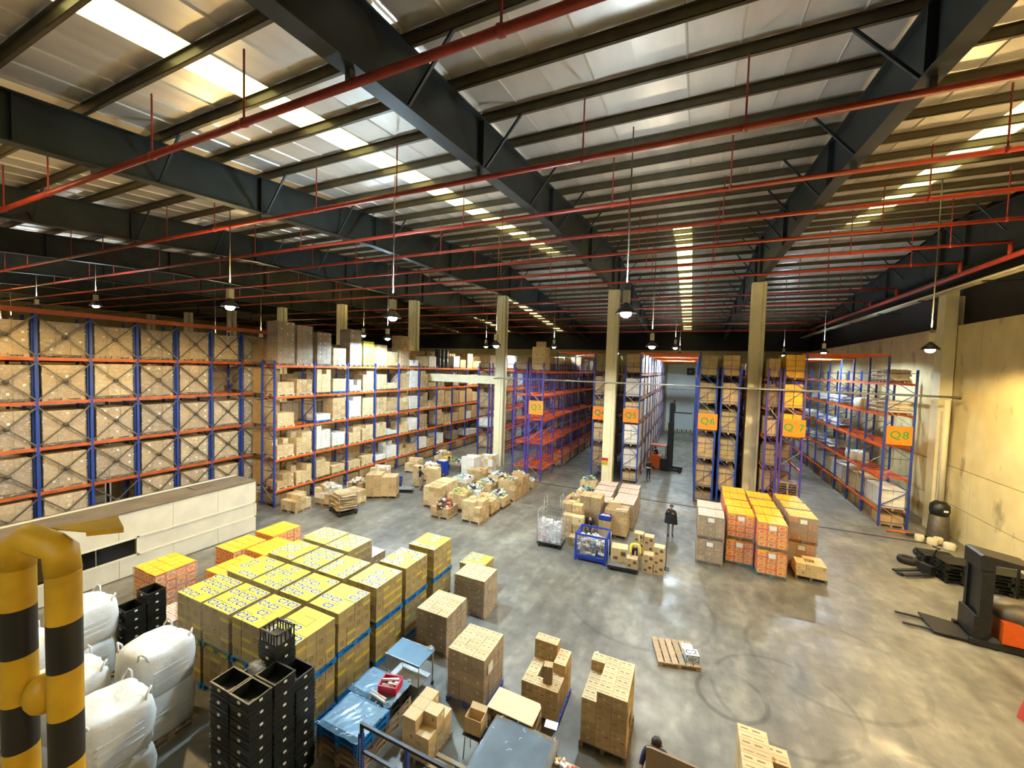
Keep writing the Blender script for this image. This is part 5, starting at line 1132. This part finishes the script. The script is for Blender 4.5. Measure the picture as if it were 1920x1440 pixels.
t = thing('platform_trolley', 'loaded trolley beneath the far yellow-shirted worker', 'trolley', (-17.9, 28.3, 0)); b = MB(); b.box(-.9, -.5, .55, .9, .5, .7, 'wood'); b.obj('deck', t)
for sx in (-1, 1): b = MB(); b.box(sx*.8-.04, -.4, 0, sx*.8+.04, .4, .55, 'steel_dark'); b.obj('leg', t)
heap('loose_packets', t, (0, 0, .72), (.8, .4, .4), 40, MS[2])

# ------------------------------------------------------------------ sacks on the Q8 rack
random.seed(9)
def sack_mesh(m):
    b = MB(); n = 14; vs = []; fs = []; prof = [(0, .5), (.15, .92), (.5, 1.0), (.85, .92), (1, .5)]
    for z, w in prof:
        for k in range(n):
            a = 2*math.pi*k/n; c, s = math.cos(a), math.sin(a); q = (abs(c)**4+abs(s)**4)**(-.25); vs.append((.42*w*c*q*(1+.05*math.sin(5*a)), .28*w*s*q, .15*z+.015*math.sin(3*a)))
    for i in range(len(prof)-1):
        for k in range(n): fs.append((i*n+k, i*n+(k+1) % n, (i+1)*n+(k+1) % n, (i+1)*n+k))
    fs.append(tuple(range(n-1, -1, -1))); fs.append(tuple(range((len(prof)-1)*n, len(prof)*n))); b.add(vs, fs, m, True); return b.mesh('sack')
sm = {m: sack_mesh(m) for m in ('bag_cream', 'bag_white', 'bag_grey')}
def sacks(label, x, y, z, layers, m, pal='wood'):
    t = thing('sack_pallet', label, 'pallet load', (x, y, z), 0, 'pallets of sacks in the Q8 rack'); link('pallet', pallet(pal), t, (0, 0, 0), 0, (.95, 1.15, 1))
    for k in range(layers):
        for i in range(2):
            for j in range(2 if k % 2 else 3):
                yy = (j-1)*.42 if not k % 2 else (j-.5)*.55; link('sack', sm[m], t, ((i-.5)*.5+R(-.03, .03), yy+R(-.03, .03), .145+.125*k), (math.pi/2 if k % 2 else 0)+R(-.1, .1), (R(.72, .8), R(.85, 1), 1))
yq = frames(30.3, 12)
sacks('cream sacks on a pallet, top of the Q8 rack, nearer', 11.05, 31.2, 8.52, 5, 'bag_cream'); sacks('cream sacks on a pallet, top of the Q8 rack, farther', 11.05, 32.7, 8.52, 5, 'bag_cream')
sacks('cream sacks on a pallet, second-highest level of Q8, nearer', 11.05, 31.0, 6.65, 5, 'bag_cream'); sacks('cream sacks on a pallet, second-highest level of Q8, farther', 11.05, 32.5, 6.65, 4, 'bag_cream')
bulk_bag('large cream sack on the second-highest level of Q8', (11.0, 35.0, 6.65), (1.1, 1.6, .75), 'bag_cream', group=None)
for i, (yy, lv) in enumerate(((39.5, 1), (41.5, 1), (44, 1), (46.5, 1), (40, 2), (42, 2), (44.6, 2), (47, 2), (41, 3), (43.5, 3), (46, 3), (49, 3), (49, 2), (50, 1))):
    sacks('white sacks on a pallet in the far Q8 bays, %s level, %s back' % (LN[lv], ORD[i]), 11.05, yy, LVQ[lv], 4, 'bag_white' if i % 3 else 'bag_grey')
bulk_bag('white sack on the second-lowest level of Q8', (11.0, 36.2, 2.90), (1.1, 1.2, .6), 'bag_white', group=None)

# ------------------------------------------------------------------ trucks
def reach_truck(label, loc, rz, mast_h, fork_z, guard=True):
    t = thing('reach_truck', label, 'forklift', loc, rz)
    # forks point to +x
    b = MB(); b.prism([(-1.55, .25), (-.45, .25), (-.45, 1.25), (-.8, 1.35), (-1.3, 1.35), (-1.55, 1.0)], 'y', -.55, .55, 'truck_orange'); b.obj('chassis', t)
    b = MB(); b.box(-.55, -.6, .12, .1, .6, 1.1, 'steel_dark'); b.obj('battery_box', t)
    for s in (-1, 1):
        b = MB(); b.box(-.4, s*.5-.09, .08, 1.25, s*.5+.09, .30, 'steel_dark'); lg = b.obj('outrigger', t)
        b = MB(); b.tube([(1.1, s*.5-.07, .14), (1.1, s*.5+.07, .14)], .14, 'rubber', 14); b.obj('wheel', lg)
    b = MB(); b.tube([(-1.2, -.1, .16), (-1.2, .1, .16)], .16, 'rubber', 14); b.obj('drive_wheel', t)
    for s in (-1, 1):
        b = MB(); b.box(.0, s*.36-.07, .2, .42, s*.36+.07, mast_h*.72, 'steel_dark'); b.obj('mast_rail', t)
        b = MB(); b.box(.06, s*.28-.05, .4, .40, s*.28+.05, mast_h, 'steel_dark'); b.obj('inner_mast_rail', t)
    b = MB()
    for z in (.5, mast_h*.36, mast_h*.7, mast_h-.05): b.box(.14, -.4, z, .34, .4, z+.12, 'steel_dark')
    b.obj('mast_crossbars', t)
    b = MB(); b.tube([(.24, 0, .3), (.24, 0, mast_h*.7)], .06, 'steel', 8); b.obj('lift_cylinder', t)
    b = MB(); b.box(.40, -.42, fork_z, .48, .42, fork_z+.6, 'steel_dark'); b.obj('carriage', t)
    b = MB()
    for y in (-.4, 0, .4): b.bar((.4, y, fork_z+.4), (.4, y, fork_z+1.1), .03, .03, 'steel_dark')
    b.bar((.4, -.4, fork_z+1.1), (.4, .4, fork_z+1.1), .03, .03, 'steel_dark'); b.obj('load_guard', t)
    for y in (-.3, .3): b = MB(); b.box(.46, y-.055, fork_z, 1.85, y+.055, fork_z+.045, 'steel_dark'); b.obj('fork', t)
    if guard:
        b = MB(); b.box(-1.45, -.5, 2.15, -.1, .5, 2.22, 'truck_orange')
        for x, y in ((-1.4, -.48), (-1.4, .48), (-.12, -.48), (-.12, .48)): b.bar((x, y, 1.1), (x, y, 2.2), .05, .05, 'steel_dark')
        b.obj('overhead_guard', t)
    return t
reach_truck('orange reach truck with tall black mast raised in the aisle', (-1.75, 37.9, 0), -.06, 6.0, 5.2)
t = thing('stacker_truck', 'parked black and orange forklift by the tan side wall', 'forklift', (9.35, 18.75, 0), math.pi-.06)
# forks toward local +x (world -x)
for y in (-.36, .36):
    b = MB(); b.box(.85, y-.05, .07, 2.1, y+.05, .11, 'steel_dark'); b.obj('fork', t)
b = MB(); b.prism([(.35, -.55), (1.35, -.75), (1.35, .55), (.35, .55)], 'z', .06, .12, 'steel_dark'); b.obj('base_plate', t)
for s in (-1, 1): b = MB(); b.box(-1.7, s*.55-.08, .06, .5, s*.55+.08, .22, 'steel_dark'); b.obj('base_leg', t)
for s in (-1, 1): b = MB(); b.box(.0, s*.42-.08, .1, .30, s*.42+.08, 2.55, 'steel_dark'); b.obj('mast_rail', t)
b = MB(); b.box(.06, -.35, .2, .24, .35, 2.4, 'plastic_black'); b.obj('mast_panel', t)
b = MB(); b.prism([(.35, 2.5), (.35, 3.0), (.28, 3.05), (-.95, 2.85), (-.95, 2.78), (0, 2.75), (0, 2.5)], 'y', -.5, .5, 'steel_dark'); b.obj('overhead_guard', t)
b = MB(); b.box(.3, -.5, .2, .40, .5, .95, 'steel_dark'); b.obj('carriage', t)
b = MB(); b.prism([(-1.75, .25), (-.25, .25), (-.25, .95), (-.55, 1.0), (-1.35, .95), (-1.75, .75)], 'y', -.55, .55, 'truck_orange'); b.obj('body', t)
b = MB(); b.ellipsoid((-.85, 0, 1.15), (.75, .6, .4), 'brace_grey', 14, 8, .08); b.obj('cover', t)
for x in (-1.4, -.1):
    for s in (-1, 1): b = MB(); b.tube([(x, s*.5-.1, .17), (x, s*.5+.1, .17)], .17, 'rubber', 14); b.obj('wheel', t)
for s in (-1, 1): b = MB(); b.bar((-.95, s*.46, .95), (-.95, s*.46, 2.8), .06, .06, 'steel_dark'); b.obj('guard_post', t)

# ------------------------------------------------------------------ things along the side wall
t = thing('drain_pipe', 'tan downpipe on the wall column ending in a black collar', 'pipe', (12.75, 29.6, 0))
b = MB(); b.tube([(0, 0, 2.0), (0, 0, 7.7)], .13, 'cream_paint', 12); b.obj('pipe', t)
b = MB(); b.lathe([(.2, 1.25), (.38, 1.35), (.42, 1.6), (.40, 1.9), (.22, 2.1), (.12, 2.12)], 'plastic_black', 18); b.box(.0, -.42, 1.6, .18, -.40, 1.7, 'print_white'); b.obj('collar', t)
b = MB(); b.lathe([(.46, 0), (.44, .5), (.40, 1.3), (.3, 1.35)], 'brace_grey', 18); b.obj('steel_sleeve', t)
b = MB(); b.box(13.0, 30.6, 0, 13.1, 30.75, 7.0, 'cream_paint'); tag(b.obj('cable_duct'), 'slim cream cable duct beside the wall column', 'duct')
for k, (x, y, r) in enumerate(((11.6, 28.6, .2), (12.0, 28.3, .22), (12.35, 28.6, .2), (12.5, 27.9, .24))):
    b = MB(); b.lathe([(0, 0), (r*.9, .0), (r, .08), (r, .30), (r*.85, .36), (r*.3, .38), (0, .38)], 'cream_paint', 14); tag(b.obj('cream_canister', None, (x, y, 0)), 'cream canister at the foot of the Q8 rack, %s from the rack' % ORD[k], 'canister', 'cream canisters by the wall')
b = MB(); b.tube([(10.5, 29.4, .06), (10.9, 29.2, .2), (11.4, 29.1, .2), (11.6, 29.0, .06)], .05, 'rack_orange', 8); b.tube([(11.2, 29.0, .18), (12.1, 28.9, .2)], .07, 'rubber', 8); tag(b.obj('rack_guard'), 'orange and black floor guard rail at the Q8 rack foot', 'guard rail')
random.seed(3)
for k, (x, y, s) in enumerate(((10.9, 26.3, 1.0), (9.75, 24.95, .9), (12.2, 25.75, 1.1))):
    t = thing('tyre', 'black tyre lying by the tan wall, %s from the wall column' % ORD[k], 'tyre', (x, y, 0)); b = MB(); r = .42*s
    vs = []; b.lathe([(r*.55, .0), (r*.9, 0), (r, .06), (r, .2), (r*.9, .26), (r*.55, .26), (r*.5, .2), (r*.5, .06), (r*.55, 0)], 'rubber', 20); b.obj('tread', t)
    b = MB(); b.lathe([(0, .1), (r*.52, .08), (r*.52, .18), (0, .14)], 'steel_dark', 16); b.obj('hub', t)
for k, (x, y, z, n) in enumerate(((10.9, 25.1, 0, 4), (10.9, 23.7, 0, 6), (12.2, 23.4, 0, 6))):
    for q in range(n): tag(link('pallet', pallet('black'), None, (x+R(-.06, .06), y+R(-.06, .06), .148*q), R(-.12, .12)), 'black plastic pallet by the wall behind the forklift, %s pile, %s up' % (ORD[k], ORD[q]), 'pallet', 'black pallets behind the forklift')
t = thing('pallet_jack', 'black pallet truck lying among the pallets by the wall', 'pallet truck', (9.3, 23.4, 0), .5)
for s in (-1, 1): b = MB(); b.box(-.6, s*.22-.08, .1, .6, s*.22+.08, .17, 'steel_dark'); b.obj('fork', t)
b = MB(); b.box(.6, -.28, .08, .85, .28, .5, 'steel_dark'); b.obj('pump', t); b = MB(); b.tube([(.8, 0, .4), (1.15, 0, 1.15), (1.15, -.15, 1.25), (1.15, .15, 1.25)], .03, 'steel_dark', 8); b.obj('handle', t)
for s in (-.5, .7): b = MB(); b.tube([(s, -.1, .08), (s, .1, .08)], .08, 'rubber', 10); b.obj('wheel', t)
for k in range(4): tag(link('pallet', pallet('dark'), None, (12.55, 19.5-1.3*(k % 2), .148*(k // 2)), R(-.05, .05), (1.2, 1.1, 1)), 'dark wooden pallet against the wall behind the forklift cover, %s' % ORD[k], 'pallet', 'dark pallets against the wall')
t = thing('safety_barrier', 'red plastic barrier cut by the right frame edge', 'barrier', (8.75, 14.7, 0), .3); b = MB(); b.prism([(-.55, 0), (.55, 0), (.5, .25), (.3, .9), (-.3, .9), (-.5, .25)], 'y', -.25, .25, 'box_red'); b.obj('barrier_body', t); b = MB(); b.box(-.25, -.26, .5, .25, -.25, .62, 'print_white'); b.obj('white_panel', t)
b = MB(); b.prism([(0, 0), (.12, .05), (.05, .2), (-.04, .12)], 'z', 0, .01, 'paper'); tag(b.obj('paper_scrap', None, (-2.35, 12.0, 0)), 'white paper scrap on the open floor', 'paper')

# ------------------------------------------------------------------ people
def capsule_dist(p, a, c):
    ab = c-a; t = max(0, min(1, (p-a).dot(ab)/max(1e-9, ab.length_squared))); return (p-(a+ab*t)).length
BASE = dict(pelvis=(0, 0, .93), waist=(0, 0, 1.06), chest=(0, 0, 1.27), neck0=(0, 0, 1.43), neck1=(0, -.005, 1.50), head=(0, -.015, 1.585), crown=(0, -.01, 1.675),
            shL=(.175, 0, 1.385), elL=(.225, .02, 1.11), wrL=(.235, -.05, .87), haL=(.235, -.075, .80), shR=(-.175, 0, 1.385), elR=(-.225, .02, 1.11), wrR=(-.235, -.05, .87), haR=(-.235, -.075, .80),
            hipL=(.095, 0, .88), knL=(.105, -.02, .49), anL=(.105, .02, .085), toL=(.115, -.15, .035), hipR=(-.095, 0, .88), knR=(-.105, -.02, .49), anR=(-.105, .02, .085), toR=(-.115, -.15, .035))
RAD = dict(pelvis=.135, waist=.125, chest=.145, neck0=.07, neck1=.055, head=.093, crown=.062, sh=.07, el=.047, wr=.031, ha=.034, hip=.088, kn=.060, an=.042, to=.036)
EDG = [('pelvis', 'waist'), ('waist', 'chest'), ('chest', 'neck0'), ('neck0', 'neck1'), ('neck1', 'head'), ('head', 'crown')]
for s in 'LR': EDG += [('chest', 'sh'+s), ('sh'+s, 'el'+s), ('el'+s, 'wr'+s), ('wr'+s, 'ha'+s), ('pelvis', 'hip'+s), ('hip'+s, 'kn'+s), ('kn'+s, 'an'+s), ('an'+s, 'to'+s)]
def person(label, loc, rz, pose, shirt, trousers, sleeves='short', coat=None, extra=None):
    J = dict(BASE); J.update(pose); J = {k: Vector(v) for k, v in J.items()}; names = list(J); idx = {n: i for i, n in enumerate(names)}
    me = bpy.data.meshes.new('tmp'); me.from_pydata([J[n] for n in names], [(idx[a], idx[c]) for a, c in EDG], [])
    ob = bpy.data.objects.new('tmp', me); COL.objects.link(ob); sk = ob.modifiers.new('skin', 'SKIN'); ss = ob.modifiers.new('sub', 'SUBSURF'); ss.levels = 2; ss.render_levels = 2
    for n, v in zip(names, me.skin_vertices[0].data):
        r = RAD.get(n) or RAD[n[:-1]]; v.radius = (r, r*(.80 if n in ('pelvis', 'waist', 'chest') else 1)); v.use_root = n == 'pelvis'
    dg = bpy.context.evaluated_depsgraph_get(); dg.update(); m2 = bpy.data.meshes.new_from_object(ob.evaluated_get(dg)); bpy.data.objects.remove(ob)
    SEG = [(a, c, {'head': 'skin', 'crown': 'skin', 'neck1': 'skin'}.get(c, None)) for a, c in EDG]
    mats = ['skin', shirt, trousers, 'cloth_black']
    m2.materials.clear()
    for q in mats: m2.materials.append(MATS[q])
    cols = []
    for p in m2.polygons:
        c = p.center; best = min(SEG, key=lambda e: capsule_dist(c, J[e[0]], J[e[1]])-.5*(RAD.get(e[1]) or RAD[e[1][:-1]])); k = best[1]
        if k in ('neck1', 'head', 'crown'): i = 0
        elif k[:2] in ('wr', 'ha'): i = 0 if (sleeves == 'short' or k[:2] == 'ha') else 1
        elif k[:3] == 'hip' or k[:2] in ('kn', 'an'): i = 2
        elif k[:2] == 'to': i = 3
        else: i = 1 if c.z > J['pelvis'].z-.02 or k not in ('waist',) else 2
        cols.append(i)
    m2.polygons.foreach_set('material_index', cols); m2.polygons.foreach_set('use_smooth', [True]*len(m2.polygons)); m2.name = 'body'
    t = thing('person', label, 'person', loc, rz); link('body', m2, t)
    # face, ears and fingers
    up_ = (J['crown']-J['neck1']).normalized(); side = Vector((1, 0, 0)); fwd = side.cross(up_)*-1
    if fwd.y > 0.3: fwd = -fwd
    H = J['head']; b = MB()
    def em(v, r, m): b.ellipsoid(tuple(v), (r, r, r), m, 7, 5)
    em(H+fwd*.095-up_*.005, .018, 'skin'); em(H+fwd*.082+side*.035+up_*.02, .011, 'hair_black'); em(H+fwd*.082-side*.035+up_*.02, .011, 'hair_black'); em(H+side*.095, .022, 'skin'); em(H-side*.095, .022, 'skin')
    b.tube([H+fwd*.085-up_*.04-side*.025, H+fwd*.09-up_*.042, H+fwd*.085-up_*.04+side*.025], .006, 'goods_red', 5)
    for s in 'LR':
        d = (J['ha'+s]-J['wr'+s]).normalized(); sx = d.cross(Vector((0, 1, 0))); sx = sx.normalized() if sx.length > .1 else Vector((1, 0, 0)); nn = d.cross(sx)
        for q, (o, l) in enumerate(((-.024, .062), (-.008, .072), (.008, .068), (.024, .054))):
            p = J['ha'+s]+sx*o; b.tube([p, p+d*l*.55+nn*.006, p+d*l+nn*.022], [.009, .0085, .007], 'skin', 6)
        p = J['wr'+s]+d*.03+sx*.028; b.tube([p, p+d*.03+sx*.022, p+d*.055+sx*.026+nn*.012], [.010, .009, .007], 'skin', 6)
    b.obj('face_and_fingers', t)
    b = MB(); hc = H+up_*.028-fwd*.03; b.ellipsoid(tuple(hc), (.099, .098, .098), 'hair_black', 14, 8, .03); b.obj('hair', t)
    if coat:
        b = MB(); n = 20; rows = [(1.44, .09, .075), (1.40, .20, .13), (1.25, .27, .19), (1.05, .30, .22), (.85, .33, .24), (.72, .34, .25)]; vs = []; fs = []
        for z, rx, ry in rows:
            for k in range(n): a = 2*math.pi*k/n; w = 1+.05*math.sin(4*a+z*5)*(1.45-z); vs.append((rx*w*math.cos(a), ry*w*math.sin(a), z+.015*math.sin(3*a)*(z < .8)))
        for i in range(len(rows)-1):
            for k in range(n): fs.append((i*n+k, (i+1)*n+k, (i+1)*n+(k+1) % n, i*n+(k+1) % n))
        b.add(vs, fs, coat, True); b.obj('coat', t)
    return t
person('person in a dark flared coat standing alone on the open floor', (-.72, 22.7, 0), .05, dict(elL=(.25, -.08, 1.13), wrL=(.12, -.24, 1.28), haL=(.07, -.27, 1.33), elR=(-.27, -.10, 1.15), wrR=(-.17, -.24, 1.36), haR=(-.13, -.27, 1.42), anL=(.09, .03, .085), toL=(.13, -.13, .035), anR=(-.09, -.08, .085), toR=(-.12, -.24, .035)), 'cloth_black', 'cloth_grey', 'long', 'cloth_black')
b = MB(); b.box(-.04, -.006, 0, .04, .006, .15, 'black_paint'); tag(b.obj('phone', None, (-.83, 22.40, 1.42), .1), 'dark phone held up by the person in the flared coat', 'phone')
person('worker in dark shirt with light trousers walking beside the Q5 rack', (-2.9, 33.4, 0), .6, dict(elR=(-.25, -.12, 1.15), wrR=(-.18, -.32, 1.12), haR=(-.16, -.39, 1.12)), 'cloth_black', 'cloth_navy')
b = MB(); b.box(-.12, -.1, 0, .12, .1, .012, 'paper'); tag(b.obj('clipboard', None, (-2.88, 33.0, 1.13), .6), 'white clipboard held by the worker beside the Q5 rack', 'clipboard')
person('worker in a dark vest pushing a trolley by the open rack', (-17.0, 22.4, 0), 2.4, dict(elL=(.2, -.18, 1.15), wrL=(.18, -.38, 1.05), haL=(.18, -.45, 1.03), elR=(-.2, -.18, 1.15), wrR=(-.18, -.38, 1.05), haR=(-.18, -.45, 1.03)), 'cloth_navy', 'cloth_khaki')
BEND = dict(waist=(0, -.10, 1.02), chest=(0, -.30, 1.12), neck0=(0, -.44, 1.14), neck1=(0, -.50, 1.13), head=(0, -.58, 1.09), crown=(0, -.66, 1.05), shL=(.17, -.38, 1.10), elL=(.2, -.48, .82), wrL=(.13, -.58, .62), haL=(.10, -.61, .56), shR=(-.17, -.38, 1.10), elR=(-.2, -.48, .82), wrR=(-.13, -.58, .62), haR=(-.10, -.61, .56))
person('worker in a yellow shirt bending into a carton', (-2.0, 18.40, 0), .1, BEND, 'cloth_yellow', 'cloth_black')
person('worker in black bending among cartons behind the blue stillage', (-4.62, 20.55, 0), .3, BEND, 'cloth_black', 'cloth_navy')
person('worker in a bright yellow shirt far behind the blue bin', (-18.4, 28.0, 0), .8, {k: (v[0], v[1]*.7, v[2]+.1 if k in ('chest', 'neck0', 'neck1', 'head', 'crown', 'shL', 'shR') else v[2]) for k, v in BEND.items()}, 'cloth_yellow', 'cloth_navy')
CR = dict(pelvis=(0, 0, .38), waist=(0, -.05, .5), chest=(0, -.14, .70), neck0=(0, -.2, .85), neck1=(0, -.22, .91), head=(0, -.25, .99), crown=(0, -.26, 1.08), shL=(.17, -.18, .81), elL=(.22, -.32, .62), wrL=(.14, -.5, .58), haL=(.11, -.56, .58), shR=(-.17, -.18, .81), elR=(-.22, -.32, .62), wrR=(-.14, -.5, .58), haR=(-.11, -.56, .58),
          hipL=(.1, -.02, .36), knL=(.16, -.38, .46), anL=(.14, -.14, .09), toL=(.15, -.30, .035), hipR=(-.1, -.02, .36), knR=(-.16, -.38, .46), anR=(-.14, -.14, .09), toR=(-.15, -.30, .035))
person('worker in navy crouching beside the mixed goods', (-16.3, 23.9, 0), 1.4, CR, 'cloth_navy', 'cloth_navy')
SIT = {k: (v[0], v[1], v[2]+.55) for k, v in CR.items()}
person('driver seated in the orange reach truck', (-2.55, 37.9, .92), -1.5, CR, 'cloth_black', 'cloth_black')
person('dark-haired person in a dark top carrying a big brown board', (-.33, 8.05, 0), .15, dict(neck1=(0, -.03, 1.50), head=(0, -.07, 1.57), crown=(0, -.11, 1.655), elL=(.26, -.12, 1.15), wrL=(.25, -.33, 1.12), haL=(.25, -.40, 1.12), elR=(-.27, -.10, 1.13), wrR=(-.27, -.32, 1.05), haR=(-.27, -.38, 1.03)), 'cloth_navy', 'cloth_navy')
t = thing('cardboard_board', 'large dark brown board carried upright at the bottom edge', 'board', (0, 0, 0))
b = MB(); b.prism([(-.49, .45), (1.1, .45), (1.1, 1.62), (-.40, 1.68), (-.49, 1.66)], 'y', 7.74, 7.78, 'kraft_dark'); b.obj('board_sheet', t)
